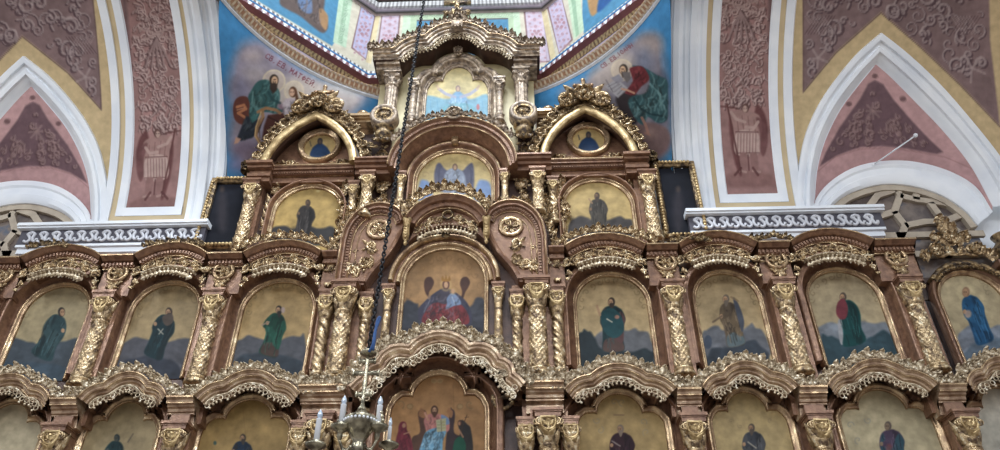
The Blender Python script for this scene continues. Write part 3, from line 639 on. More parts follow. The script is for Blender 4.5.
# --- octagonal ring of painted mouldings under the drum
def octagon(r):
    a = r*math.tan(PI/8); cy = CY+.12; P = [(-r, cy-a), (-r, cy+a), (-a, cy+r), (a, cy+r), (r, cy+a), (r, cy-a)]
    return P
def circ_ring(prof, name, colf, R=3.66, cyr=-3.05):
    mb = MB(); A = np.arange(math.radians(-22), math.radians(202), .0032)
    rows = [[((R-p[0])*math.cos(a), cyr+(R-p[0])*math.sin(a), p[1]) for p in prof] for a in A]
    cs = [[colf(p[2], a*R) for p in prof] for a in A]; mb.grid(np.array(rows), C=np.array(cs).reshape(-1, 3)/255)
    return struct(mb.build(name, MURAL, smooth=False))
def ring(prof, name, colf, step=.012, m_=MURAL):
    """prof: list of (inset, z, band); colf(band, s)->rgb"""
    base = octagon(RA); mb = MB(); tot = 0
    for k in range(len(base)-1):
        L = math.hypot(base[k+1][0]-base[k][0], base[k+1][1]-base[k][1]); n = int(L/step)
        rows = []; cs = []
        rr = [octagon(RA-p[0]) for p in prof]
        for i in range(n+1):
            f = i/n; rows.append([(rr[j][k][0]*(1-f)+rr[j][k+1][0]*f, rr[j][k][1]*(1-f)+rr[j][k+1][1]*f, prof[j][1]) for j in range(len(prof))])
            cs.append([colf(prof[j][2], tot+f*L) for j in range(len(prof))])
        tot += L; mb.grid(np.array(rows), C=np.array(cs).reshape(-1, 3)/255)
    return struct(mb.build(name, m_, smooth=False))
def rcol(b, s):
    t = (s % .085)/.085
    if b == 'egg': return (206, 188, 162) if .3 < t < .7 else (160, 122, 96)
    if b == 'eggd': return (184, 160, 134) if .2 < t < .8 else (210, 198, 184)
    if b == 'dots2': return (104, 88, 72) if .3 < t < .7 else (176, 160, 126)
    if b == 'lace': t = (s % .09)/.09; return (98, 92, 96) if t < .5 else (182, 180, 176)
    if b == 'tri': t = (s % .14)/.14; return (222, 224, 228) if abs(t-.5) < .32 else (120, 88, 96)
    if b == 'tri2': t = (s % .14)/.14; return (222, 224, 228) if abs(t-.5) < .12 else (120, 88, 96)
    if b == 'dots': t = (s % .07)/.07; return (176, 156, 118) if t < .5 else (128, 104, 88)
    if b == 'gray2': t = (s % .08)/.08; return (206, 206, 206) if t < .5 else (150, 148, 150)
    return {'w': (206, 208, 212), 'cream': (196, 178, 176), 'lil': (178, 168, 182), 'dg': (62, 62, 58), 'mar': (112, 76, 82), 'blu': (62, 112, 158), 'lblu': (120, 162, 196), 'pg': (178, 196, 178), 'gr': (150, 150, 154), 'or': (204, 166, 122)}[b]
z = 11.42
low = [('gr', 0, 0), ('w', .02, -.01), ('w', .05, .02), ('gr', .055, .045), ('eggd', .06, .05), ('egg', .09, .08), ('egg', .12, .12), ('eggd', .15, .15), ('or', .155, .16), ('dg', -.5, .175)]
circ_ring([(b[1], z+b[2], b[0]) for b in low], 'trim_15', rcol)
bands = [('lil', -.15, .176), ('lil', .10, .18), ('lil', .125, .245), ('dg', .13, .255), ('dots', .135, .265), ('dots2', .16, .30), ('dots', .18, .345), ('mar', .185, .35), ('mar', .27, .40), ('tri2', .275, .405), ('tri', .28, .47), ('blu', .285, .475), ('blu', .29, .505), ('lblu', .24, .51), ('blu', .235, .56), ('gray2', .24, .565), ('lace', .19, .60), ('lace', .17, .70), ('pg', .17, .705), ('pg', .05, .73)]
prof = [(b[1], z+b[2], b[0]) for b in bands]
ring(prof, 'trim_17', rcol)
def rc2(b, s): return rcol(b, s)
ring([(0, 13.92, 'cream'), (.06, 13.94, 'dg'), (.1, 13.98, 'lil'), (.16, 14.0, 'gray2'), (.2, 14.06, 'gray2'), (.2, 14.1, 'dg'), (.26, 14.12, 'mar'), (.3, 14.2, 'lil')], 'trim_16', rc2)
# drum walls
def lattice(P, quad, c0=(180, 176, 196)):
    """pierced-looking panel painted inside a quad given clockwise from top left"""
    q = np.array(quad, float); P.poly(q, (132, 104, 104), .5); c = q.mean(0); q2 = c+(q-c)*np.array([.86, .955]); P.poly(q2, c0, .5)
    def uv(u, v): return (q2[0]*(1-u)+q2[1]*u)*(1-v)+(q2[3]*(1-u)+q2[2]*u)*v
    for v0 in np.arange(.06, .99, .13):
        for a, b in (((.1, v0), (.5, v0+.07)), ((.5, v0+.07), (.9, v0)), ((.1, v0+.07), (.5, v0)), ((.5, v0), (.9, v0+.07))): P.line([uv(*a), uv(*b)], .9, (196, 160, 166), .5)
        p = uv(.5, v0+.03); P.ell(p[0], p[1], 1.6, 1.4, (164, 128, 136), 0, .5, .7); p = uv(.2, v0+.1); P.ell(p[0], p[1], 1.1, 1, (172, 138, 146)); p = uv(.8, v0+.1); P.ell(p[0], p[1], 1.1, 1, (172, 138, 146))
    m = uv(.5, .5)
    for a in range(6): P.ell(m[0]+4*math.cos(a*1.05), m[1]+4*math.sin(a*1.05), 1.5, 1.4, (160, 118, 126), 0, .5, .8)
def greenframe(P, quad, w=1):
    q = np.array(quad, float); P.poly(q, (186, 204, 178), .5); c = q.mean(0); P.poly(c+(q-c)*.8, (150, 176, 146), .5)
def paint_drum(P):
    P.mottle(.03, 10, 3)
    # centre wall
    greenframe(P, [(404, 10), (519, 8), (524, 70), (398, 72)]); P.poly([(411, 13), (513, 11), (516, 70), (408, 72)], (168, 186, 156), .6)
    for k in range(40): P.curl(410+k*2.7, 15, 1.8, k*1.3, .8, 1, (200, 214, 188), (122, 146, 122), .7, .6)
    P.poly([(417, 20), (508, 18), (510, 70), (414, 72)], (76, 128, 160), .5); P.poly([(417, 20), (508, 18), (508, 19.2), (417, 21.2)], (96, 84, 80), .4)
    P.line([(431, 23.5), (452, 23)], 1.8, (60, 70, 110), .6); P.line([(470, 23), (490, 22.5)], 1.8, (60, 70, 110), .6)
    lattice(P, [(382, 12), (401, 12), (396, 66), (374, 66)], (188, 176, 190)); lattice(P, [(523, 7), (542, 6), (552, 62), (529, 63)], (188, 176, 190))
    # left diagonal
    P.poly([(200, -60), (348, -60), (336, 40), (332, 46), (240, -10)], (76, 132, 166), .8)
    P.sm([(288, -10), (322, -8), (324, 12), (328, 26), (323, 33), (312, 26), (300, 16), (280, 4)], (92, 78, 74), 1.2); P.sm([(300, -6), (310, -6), (312, 12), (304, 12), (298, 4)], (96, 116, 150), 1); P.sm([(320, 8), (328, 16), (326, 30), (320, 22)], (160, 124, 88), 1)
    folds(P, [(290, -6), (320, -4), (324, 28), (302, 14)], 14, (134, 118, 116), 5, 1, .6, 12)
    P.poly([(344, -40), (358, -40), (346, 48), (333, 42)], (182, 204, 178), .6); P.poly([(349, -40), (354, -40), (342, 44), (338, 42)], (150, 178, 150), .6)
    for k in range(14): P.curl(352-k*.9, -30+k*5.4, 2.2, k, .9, 1 if k % 2 else -1, (198, 214, 192), (120, 146, 124), .7, .7)
    lattice(P, [(362, 1), (377, 12), (366, 60), (351, 48)], (176, 176, 204))
    P.poly([(378, 4), (382, 6), (371, 64), (366, 62)], (206, 190, 152), .5)
    # right diagonal
    P.poly([(584, -60), (740, -60), (684, -40), (584, 34), (582, 20)], (76, 132, 166), .8)
    P.sm([(588, -14), (610, -14), (600, 8), (592, 16), (588, 4)], (168, 130, 88), 1.2); P.sm([(604, -14), (622, -14), (604, 8), (597, 10)], (40, 84, 140), 1.2)
    P.poly([(562, -40), (576, -40), (584, 30), (574, 40)], (186, 206, 178), .6); P.poly([(566, -40), (571, -40), (579, 34), (576, 37)], (150, 178, 150), .6)
    lattice(P, [(546, 4), (561, -6), (573, 40), (559, 54)], (186, 178, 200))
    P.poly([(540, 4), (545, 2), (556, 58), (551, 62)], (206, 190, 152), .5)
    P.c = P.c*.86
base = octagon(RA+.0)
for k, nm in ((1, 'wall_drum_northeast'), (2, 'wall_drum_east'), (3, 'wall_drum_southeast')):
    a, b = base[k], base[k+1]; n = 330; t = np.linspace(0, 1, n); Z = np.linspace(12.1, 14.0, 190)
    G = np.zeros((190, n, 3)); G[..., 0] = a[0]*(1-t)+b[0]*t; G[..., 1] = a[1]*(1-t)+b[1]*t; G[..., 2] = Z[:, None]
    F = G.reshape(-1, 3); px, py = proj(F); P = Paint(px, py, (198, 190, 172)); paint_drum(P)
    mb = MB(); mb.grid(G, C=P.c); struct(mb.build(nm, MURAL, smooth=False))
# ================================================================ THE ICONOSTASIS
XO = .05                                                   # the upper centre stands a touch to the right
def tilt(z): return XO*max(0, (z-6)/5)
# ---- generic pieces ------------------------------------------------------
def dentils(mb, path, n0, n1, d0, d1, step=.05, fill=.55):
    Q, A = resample(path, step)
    for (x, z), a in zip(Q[:-1], A[:-1]):
        c, s = math.cos(a), math.sin(a); w = step*fill
        V = [(x+c*u-s*n, -d, z+s*u+c*n) for u in (0, w) for d in (d0, d1) for n in (n0, n1)]
        mb.add(V, [(0, 1, 3, 2), (4, 6, 7, 5), (0, 4, 5, 1), (2, 3, 7, 6), (0, 2, 6, 4), (1, 5, 7, 3)])
def cresting(mb, path, size=.13, step=.095, d=.12, off=0.02, tilt_=-.2, T=None, ends=True):
    size *= .95; step *= .88
    Q, A = resample(path, step)
    for i, ((x, z), a) in enumerate(zip(Q, A)):
        s = size*(1.0 if i % 2 == 0 else .8)*random.uniform(.92, 1.1)
        mb.put(T or (CREST if i % 2 == 0 else PALM), x-math.sin(a)*off, z+math.cos(a)*off, d+random.uniform(-.015, .015), a+random.uniform(-.08, .08), s, 1, s*1.0, tilt_)
        if i % 2: mb.put(PALM, x-math.sin(a)*off*.3+.02, z+math.cos(a)*off*.3, d+.04, a, s*.62, 1, s*.6, tilt_)
        mb.put(BALL, x-math.sin(a)*(off+.01), z+math.cos(a)*(off+.01), d+.03, 0, .024)
def rinceau(mb, path, size=.1, step=.11, d=.06):
    Q, A = resample(path, step)
    for i in range(len(Q)-1):
        x, z = (Q[i]+Q[i+1])/2; a = A[i]
        mb.put(RINC, x, z-(.025 if i % 2 == 0 else -.025), d, a+(0 if i % 2 == 0 else PI), size*1.4, 1, size*1.7)
    k = len(Q)//2; mb.put(ROSE, Q[k][0], Q[k][1], d+.01, 0, size*.8, 1, size)
def petals(mb, path, size=.06, step=.05, d=.1, rows=1, T=None):
    for r in range(rows):
        Q, A = resample(path, step)
        for i, ((x, z), a) in enumerate(zip(Q, A)):
            mb.put(T or PETAL, x+math.sin(a)*r*size*.7, z-math.cos(a)*r*size*.7, d-.02*r, a+random.uniform(-.1, .1), size*random.uniform(.9, 1.1), 1, size)
def loops(mb, path, size=.03, step=.052, d=.16):
    size *= 1.15
    Q, A = resample(path, step)
    for (x, z), a in zip(Q, A):
        mb.put(RING, x+math.sin(a)*size*.7, z-math.cos(a)*size*.7, d, a, size, 1, size)
        mb.put(BALL, x+math.sin(a)*size*1.6, z-math.cos(a)*size*1.6, d, a, size*.3, 1, size*.3)
    mb.sweep(path, [(.012, d-.01), (.012, d+.015), (-.006, d+.015), (-.006, d-.01)])
def dup_off(path, n):
    P = np.asarray(path, float); D = np.gradient(P, axis=0); D /= np.linalg.norm(D, axis=1)[:, None]
    return P+np.stack([-D[:, 1], D[:, 0]], 1)*n
def T_(label, cat, name, x, z, group=None, y=0.0): return tag(empty(name, (x, y, z), label, cat, group), kind='thing')

UP_PROF = [(0, -.23), (0, .22), (-.022, .22), (-.05, .165), (-.06, .15), (-.065, .10), (-.075, .10), (-.135, .10), (-.14, .08), (-.145, .05), (-.31, .05), (-.315, .09), (-.36, .09), (-.37, .02), (-.33, -.1), (-.30, -.23)]
LO_PROF = [(0, -.23), (0, .25), (-.03, .25), (-.045, .225), (-.065, .22), (-.09, .17), (-.11, .165), (-.125, .13), (-.16, .125), (-.17, .1), (-.185, .1), (-.175, .07)]
LO_SOF = [(-.175, .08), (-.13, -.05), (-.06, -.225)]
def bead(mb, path, n, d, r=.011):
    P = dup_off(path, n); mb.tube(np.stack([P[:, 0], np.full(len(P), -d), P[:, 1]], -1), r, 6)

# ---- columns --------------------------------------------------------------
def capital_mb(r, hc, wtop, lathe_only=False):
    """bell with acanthus, volutes and a carved front plate; z from 0 (neck) to hc (abacus top)"""
    m = MB(); m.lathe(0, 0, [(r*.98, 0), (r*1.12, .02), (r*1.0, .04), (r*1.0, hc*.35), (r*1.3, hc*.75), (r*1.5, hc*.84)], 18)
    for row, (z, s, n) in enumerate(((.03, .55, 6), (hc*.32, .62, 6))):
        for i in range(n):
            a = -PI/2+(i+.5*row)*2*PI/n
            V, Q = LEAF0; u = V[:, 0]*hc*s*.8; v = V[:, 1]*hc*s; w = V[:, 2]*hc*s*.5
            rr = r*1.05+w; m.add(np.stack([np.cos(a)*rr-np.sin(a)*u, np.sin(a)*rr+np.cos(a)*u, z+v], -1), Q)
    for sx in (-1, 1):
        m.put(SCROLL, sx*wtop*.35, hc*.62, r*1.25, sx*.4+PI*0, hc*.3, sx, hc*.28)
        m.put(xf(RING, s=1), sx*wtop*.42, hc*.7, r*1.15, 0, hc*.17, 1, hc*.3)
    return m
def abacus_mb(wtop, hc, ha):
    m = MB(); b = wtop/2
    m.box(-b, b, -b*1.0, b*.9, hc*.99, hc+ha*.25); m.box(-b*.92, b*.92, -b*.92, b*.9, hc*.86, hc); m.box(-b*1.08, b*1.08, -b*1.1, b*.9, hc+ha*.25, hc+ha)
    return m
def make_column(kind, H, r, label, group=None, capw=3.2, hc=.40, GM=None):
    GM = GM or GOLD
    t = tag(empty('carved_column', (0, 0, 0), label, 'column', group), kind='thing'); hb = .13; ha = .05; wt = r*capw
    b = MB(); b.lathe(0, 0, [(0, 0), (r*1.45, 0), (r*1.5, .02), (r*1.45, .045), (r*1.2, .05), (r*1.15, .07), (r*1.3, .085), (r*1.3, .105), (r*1.05, .12), (r, .14)], 20)
    for i in range(7):
        a = i*2*PI/7; V, Q = LEAF0; s = .11; w = V[:, 2]*s*.5+r*1.05; u = V[:, 0]*s; b.add(np.stack([np.cos(a)*w-np.sin(a)*u, np.sin(a)*w+np.cos(a)*u, .09+V[:, 1]*s], -1), Q)
    b.build('base', GM, t)
    z0, z1 = .12, H-hc-ha; n = 110; Z = np.linspace(z0, z1, n)
    if kind == 'vine':
        f = lambda TH, Zz, R: R*(1.06-.14*(Zz-z0)/(z1-z0))+.013*np.abs(np.sin(6*TH+Zz*38))*np.abs(np.sin(6*TH-Zz*38))+.008*(np.abs(np.sin(1.5*TH+Zz*9)) < .2)
    elif kind == 'twist':
        f = lambda TH, Zz, R: R*(.85+.28*np.abs(np.sin(TH*1.0+Zz*14)))+.006*np.sin(TH*5+Zz*70)
    elif kind == 'smooth':
        f = lambda TH, Zz, R: R*(1.08-.12*(Zz-z0)/(z1-z0))*(1+.02*np.sin(Zz*120))
    else:
        f = lambda TH, Zz, R: R*(.9+.12*np.abs(np.cos(TH*5)))
    s = MB(); s.lathe(0, 0, [(r, z) for z in Z], 56, f); s.build('shaft', GM, t)
    if kind in ('vine', 'smooth'):
        v = MB(); k = int((z1-z0)/.045)
        for i in range(k*2):
            zz = z0+.03+(z1-z0-.08)*i/(k*2); a = -PI/2+math.sin(i*2.4)*1.0; V, Q = (LEAF if i % 2 else PALM)
            sc_ = .036; w = r*1.0+V[:, 2]*sc_*.5; u = V[:, 0]*sc_*(1 if i % 2 else -1); an = a+u/r
            v.add(np.stack([np.cos(an)*w, np.sin(an)*w, zz+V[:, 1]*sc_], -1), Q)
        if kind == 'vine' and False: v.build('vine_carving', GM, t)
    c = capital_mb(r, hc, wt); 
    for dz in (0, -.025): c.lathe(0, 0, [(r*.95, dz), (r*1.15, dz+.008), (r*.95, dz+.016)], 18)
    V = None; cc = MB(); 
    for v_, q_ in zip(c.v, c.q): pass
    cc.v = [v_+np.array([0, 0, z1]) for v_ in c.v]; cc.q = c.q; cc.t = c.t; cc.n = c.n
    cap = cc.build('capital', GM, t)
    p = MB(); p.put(CABOCHON, 0, z1+hc*.66, wt*.44, 0, hc*.44, 1, hc*.3)
    for sx in (-1, 1): p.put(LEAF, sx*.02, z1+hc*.25, wt*.38, sx*.5, hc*.35, -sx, hc*.3); p.put(SCROLL, sx*wt*.2, z1+hc*.8, wt*.42, sx*.1, hc*.16, sx, hc*.16)
    p.build('capital_plate', BGOLD if GM is GOLD else GM, cap)
    a = abacus_mb(wt, hc, ha); a.v = [v_+np.array([0, 0, z1]) for v_ in a.v]; a.build('abacus', WOOD if GM is not GREYG else GREYG, t, smooth=False)
    return t
PROTO = {}
def column(kind, x, zb, zt, r, label, y=-.03, group=None, hc=.40, capw=3.2, GM=None):
    H = round(zt-zb, 3); key = (kind, H, r, hc, capw, GM.name if GM else '')
    if key not in PROTO:
        o = make_column(kind, H, r, label, group, capw, hc, GM); PROTO[key] = o
    else:
        o = copy_tree(PROTO[key]); o['label'] = label
        if group: o['group'] = group
        elif 'group' in o: del o['group']
    o.location = (x, y, zb); WORLD[o.name] = np.array([x, y, zb]); return o

# ---- icons ------------------------------------------------------------------
def offset_closed(P, n):
    P = np.asarray(P, float); D = np.roll(P, -1, 0)-np.roll(P, 1, 0); D /= np.linalg.norm(D, axis=1)[:, None]+1e-9
    return P+np.stack([-D[:, 1], D[:, 0]], 1)*n
def icon(x, z, outline, base, fn, label, group=None, wall=-.11, frame=.07, surround=.13, fm=None, sm=None, rough=OILP, res=.0075, deep=0):
    if deep:                                             # the same opening, set further back into the screen
        k = (9.0-wall+deep)/(9.0-wall); outline = [(1.078+(a-1.078)*k, 1.6+(b-1.6)*k) for a, b in outline]; wall -= deep
    """outline: (x,z) points left foot -> over the top -> right foot, open at the foot"""
    t = empty('icon', (x, 0, z), label, 'icon', group); O = np.asarray(outline, float)
    x0, z0 = O.min(0)-.004; x1, z1 = O.max(0)+.004
    nx, nz = int((x1-x0)/res)+2, int((z1-z0)/res)+2
    X, Z = np.meshgrid(np.linspace(x0, x1, nx), np.linspace(z0, z1, nz)); G = np.stack([X, np.full(X.shape, -wall), Z], -1); F = G.reshape(-1, 3)
    keep = inpoly(F[:, 0], F[:, 2], offset_closed(O, .022)) if True else None
    px, py = proj(F); P = Paint(px, py, base); fn(P)
    mb = MB(); grid_cut(mb, G, P.c, keep); mb.build('painting', rough, t)
    f = MB(); f.sweep(O, [(-.005, wall), (-.003, wall+.02), (.01, wall+.035), (.018, wall+.03), (.03, wall+.06), (frame*.8, wall+.075), (frame, wall+.06), (frame, wall)])
    f.build('frame', fm or FRAMEG, t)
    if surround and deep:
        s = MB(); fr = frame
        s.sweep(O, [(fr-.01, wall), (fr+.035, wall+.01), (fr+.05, wall+.03), (fr+.075, wall+deep*.5), (fr+.085, -.02)]); s.build('reveal', WOOD, t)
        s = MB(); s.sweep(O, [(fr+.08, -.06), (fr+.082, -.01), (fr+.095, .01), (fr+.11, .0), (fr+.13, -.01), (fr+.08+surround*.8, -.01), (fr+.08+surround*.9, -.03), (fr+.08+surround, -.05), (fr+.08+surround, wall)]); s.build('surround', sm or WOOD, t)
    elif surround:
        s = MB(); w = wall+.05; fr = frame
        s.sweep(O, [(fr, wall-.01), (fr, w), (fr+surround*.25, w+.01), (fr+surround*.45, w+.045), (fr+surround*.5, w+.07), (fr+surround*.8, w+.09), (fr+surround, w+.085), (fr+surround, wall-.01)])
        s.build('surround', sm or WOOD, t)
    return t
def arch_outline(xc, hw, zb, zs, rise, n=24):
    th = np.linspace(PI, 0, n); A = np.stack([xc+hw*np.cos(th), zs+rise*np.sin(th)], 1)
    return np.vstack([[(xc-hw, zb)], [(xc-hw, (zb+zs)/2)], A, [(xc+hw, (zb+zs)/2)], [(xc+hw, zb)]])
def trefoil_outline(xc, hw, zb, z1, z2, z3, hc):
    """hw side half width, z1 shoulder spring, z2 notch height, z3 apex, hc half width of the middle lobe"""
    L = np.array([(hw, zb), (hw, (zb+z1)/2), (hw, z1), (hw*.985, z1+(z2-z1)*.45), (hw*.9, z1+(z2-z1)*.8), (hw*.78, z2+.01), (hc*1.12, z2+.015), (hc, z2)])
    th = np.linspace(0, PI/2, 12)[1:]; r = z3-z2
    C = np.stack([hc*np.cos(th)*1.0, z2+r*np.sin(th)], 1); Rr = np.vstack([L, C])
    Lf = Rr.copy(); Lf[:, 0] *= -1; P = np.vstack([Lf, Rr[::-1][1:]]); P[:, 0] += xc; return P
def vignette(P, c1, dark, seed):
    n = noise(P.x, P.y, 9, seed)[:, None]; P.c = P.c*(1+.05*n)
def tendrils(P, pts, col=(110, 92, 62), r=3.5):
    for i, (x, y) in enumerate(pts):
        P.curl(x, y, r, i*1.7, .9, 1 if i % 2 else -1, col, tuple(min(255, c+30) for c in col), .6, .4)
def border_pts(xc, y0, rx, ry, n=12, a0=.1, a1=PI-.1): return [(xc+rx*math.cos(a), y0-ry*math.sin(a)) for a in np.linspace(a0, a1, n)]
def hills(P, pts, c, soft=1.5):
    g = sum(c)/3; c = tuple((x*.5+g*.5)*.84 for x in c); pts = [p for a, b in zip(pts, pts[1:]+pts[:1]) for p in (a, ((a[0]+b[0])/2+np.random.uniform(-2, 2), (a[1]+b[1])/2+np.random.uniform(-1.8, 1.8)))]; P.poly(smooth(pts, 3, True), c, min(soft, 1.2)); rs = np.random.RandomState(int(abs(pts[1][0]*3+pts[1][1]))); A_ = np.array(pts); x0, y0 = A_.min(0); x1, y1 = A_.max(0)
    for k in range(26):
        x, y = rs.uniform(x0, x1), rs.uniform(y0, y1)
        kf = rs.choice([.7, 1.3])
        if inpoly(np.array([x]), np.array([y]), A_)[0]: P.ell(x, y, rs.uniform(2, 7), rs.uniform(1, 3), tuple(min(255, v*kf) for v in c), rs.uniform(-.8, .8), 1.5, .35)
def saint(P, hx, hy, fx, fy, w, robe, mantle, hair=(52, 42, 36), face=(176, 140, 108), d=-1, beard=True, halo=None, under=None, alpha=1, shape=0, hr=None, prop=None):
    """standing figure: head centre, feet, half width in photo pixels"""
    robe = tuple(c*.70 for c in robe); mantle = tuple(c*.74 for c in mantle) if mantle else None; under = tuple(c*.85 for c in under) if under else None
    ax = np.array([fx-hx, fy-hy], float); L = np.linalg.norm(ax); a = ax/L; n = np.array([-a[1], a[0]])*-1     # n: to the right
    if n[0] < 0: n = -n
    def q(u, v): p = np.array([hx, hy])+a*v*L+n*u*w; return (p[0], p[1])
    r = hr or L*.088
    if halo: P.ell(hx, hy, r*2, r*2, halo, 0, .8, .5)
    body = [(-.28, .08), (-.62, .13), (-.85, .24), (-.95, .4), (-.8, .52), (-.82, .75), (-.78, 1), (.74, 1), (.72, .75), (.8, .52), (1, .36), (.78, .18), (.5, .12), (.25, .08)]
    if shape == 1: body = [(-.28, .08), (-.6, .13), (-1, .28), (-1.1, .42), (-.7, .5), (-.75, .75), (-.9, 1), (.62, 1), (.6, .7), (.62, .5), (.72, .3), (.66, .17), (.25, .08)]
    if shape == 2: body = [(-.28, .08), (-.55, .14), (-.65, .3), (-.6, .5), (-.75, .75), (-.9, 1), (.9, 1), (.85, .7), (1.05, .45), (.95, .25), (.6, .12), (.25, .08)]
    B = [q(*p) for p in body]; P.sm(B, robe, .8, alpha); P.sm([q(*p) for p in ((d*-.25, .12), (d*-.75, .22), (d*-.9, .42), (d*-.7, .6), (d*-.7, .98), (d*-.25, .98), (d*-.3, .5))], tuple(c*.6 for c in robe), 1.4, .7*alpha)
    if under: P.sm([q(*p) for p in ((-.7, .78), (0, .72), (.65, .8), (.72, 1), (-.74, 1))], under, .8, .9*alpha)
    if mantle:
        mp = [(-.5, .12), (-.85, .3), (-.8, .5), (-.2, .62), (.3, .8), (.75, .82), (.85, .5), (1, .36), (.7, .2), (.3, .3), (0, .45), (-.35, .35)]
        P.sm([q(*p) for p in mp], mantle, .8, alpha)
    rs = np.random.RandomState(int(hx*7+hy) % 9999)
    for k in range(26):
        u = rs.uniform(-.75, .75); v = rs.uniform(.15, .8); l = rs.uniform(.08, .3); c = tuple(min(255, x*1.25+26) for x in robe) if k % 2 else tuple(int(x*.42) for x in robe)
        P.line([q(u, v), q(u*.95+rs.uniform(-.08, .08), v+l*.5), q(u*.9, min(.99, v+l))], .8, c, .55*alpha)
    P.sm([q(*p) for p in ((d*.1, .26), (d*.65, .3), (d*.8, .36), (d*.6, .4), (d*.05, .36))], robe, .6, alpha)
    hp = q(d*.78, .33); P.ell(hp[0], hp[1], r*.42, r*.5, face, 0, .5, alpha)
    P.ell(hx, hy, r*.82, r*1.1, hair, 0, .6, alpha); fx_ = hx+n[0]*d*r*.2; P.ell(fx_, hy+r*.12, r*.55, r*.82, face, 0, .5, alpha)
    P.ell(fx_-r*.2, hy, r*.12, r*.1, (60, 44, 34), 0, .3, alpha); P.ell(fx_+r*.22, hy, r*.12, r*.1, (60, 44, 34), 0, .3, alpha)
    if beard: P.sm([(hx-r*.45, hy+r*.35), (hx+r*.5, hy+r*.35), (hx+r*.35, hy+r*1.5), (hx, hy+r*1.9), (hx-r*.3, hy+r*1.4)], hair, .5, alpha)
    if prop == 'book':
        b = q(d*.45, .33); P.poly([(b[0]-r*.9, b[1]-r*.8), (b[0]+r*.7, b[1]-r*.9), (b[0]+r*.8, b[1]+r), (b[0]-r*.8, b[1]+r*1.1)], (168, 152, 120), .5, alpha); P.line([(b[0]-r*.6, b[1]), (b[0]+r*.5, b[1])], .5, (110, 80, 60), .8)
    if prop == 'scroll':
        b = q(d*.9, .3); P.line([b, (b[0]+d*r*1.4, b[1]-r*1.5)], 1.6, (190, 176, 150), .9*alpha)

# ---- body of the screen -----------------------------------------------------
body = T_('brown bronzed wooden screen wall carrying all the gilded icons and columns', 'iconostasis', 'iconostasis', 0, 0)
b = MB()
sil = [(-6.62, 0), (6.62, 0), (6.62, 7.62), (3.05, 7.62), (3.05, 9.42), (1.42, 9.5), (-1.36, 9.5), (-2.95, 9.42), (-2.95, 7.62), (-6.62, 7.62)]
prism(b, sil, -.34, -.235); b.build('backing', DWOOD_SHADE, body, smooth=False)
b = MB(); prism(b, [(-2.95, 7.95), (3.05, 7.95), (3.05, 9.42), (1.42, 9.5), (-1.36, 9.5), (-2.95, 9.42)], -.234, -.12); b.build('upper_backing', DWOOD_SHADE, body, smooth=False)
b = MB(); prism(b, [(-1.0, 6.35), (1.03, 6.35), (1.5, 7.95), (-1.5, 7.95)], -.234, -.12); b.build('centre_backing', DWOOD_SHADE, body, smooth=False)
b = MB(); prism(b, [(x+.06, z) for x, z in ((-1.34, 9.5), (1.34, 9.5), (1.34, 11.75), (1.06, 11.82), (.6, 12.1), (.05, 12.4), (-.05, 12.4), (-.6, 12.1), (-1.06, 11.82), (-1.34, 11.75))], -.16, -.115); b.build('cream_backing', CREAMW, body, smooth=False)
b = MB()
for i, x in enumerate((-6.36, -4.68, -3.15, 3.16, 4.68, 6.37)):
    for z0, z1 in ((5.55, 7.22), (0, 5.47)): b = MB(); w_ = .17 if z0 > 1 else .11; b.box(x-w_, x+w_, .0, .24, z0, z1); b.build('pilaster', WOOD, body, smooth=False)
b = MB(); b.box(-6.62, 6.62, -.28, .12, 3.55, 3.72); b.build('ledge', WOOD, body, smooth=False)

# ---- upper row of apostles -----------------------------------------------
UPZ0, UPZ1 = 7.80, 8.0
side = {-1: 'left', 1: 'right'}
def upper_cornice(x0, x1, label):
    P = arc(x0, UPZ0, x1, UPZ0, .205, 26); t = T_(label, 'cornice', 'arched_cornice', (x0+x1)/2, 7.8)
    m = MB(); m.sweep(P, UP_PROF); m.build('moulding', WOOD, t, sharp=35)
    g = MB(); bead(g, P, -.012, .222, .012); bead(g, P, -.15, .075, .012); bead(g, P, -.335, .092, .012); g.build('gilt_bead', FRAMEG, t)
    dn = MB(); dentils(dn, dup_off(P, 0), -.128, -.082, .10, .128, .052); dn.build('dentil_edging', WOOD, t, smooth=False)
    f = MB(); Q = arc(x0+.02, UPZ0-.235, x1-.02, UPZ0-.235, .2, 26); rinceau(f, Q, .095, .105, .05)
    for sx, xx in ((-1, x0+.03), (1, x1-.03)): f.put(RINC, xx+sx*.0, UPZ0-.36, .05, PI/2 if sx > 0 else -PI/2, .085, 1, .08); f.put(PALM, xx+sx*.0, UPZ0-.44, .05, PI, .07, 1, .07)
    f.build('frieze_carving', GOLD, t)
    w = (x1-x0); q = MB(); Q = arc(x0+w*.17, UPZ0-.32, x1-w*.17, UPZ0-.32, .1, 20)
    petals(q, Q, .115, .06, .14); petals(q, dup_off(Q, .045), .05, .05, .15, 1, xf(BALL, s=.3)); q.sweep(dup_off(Q, .05), [(.012, .06), (.012, .15), (-.012, .15), (-.012, .06)]); q.build('fringe', PALEG, t)
    return t, P
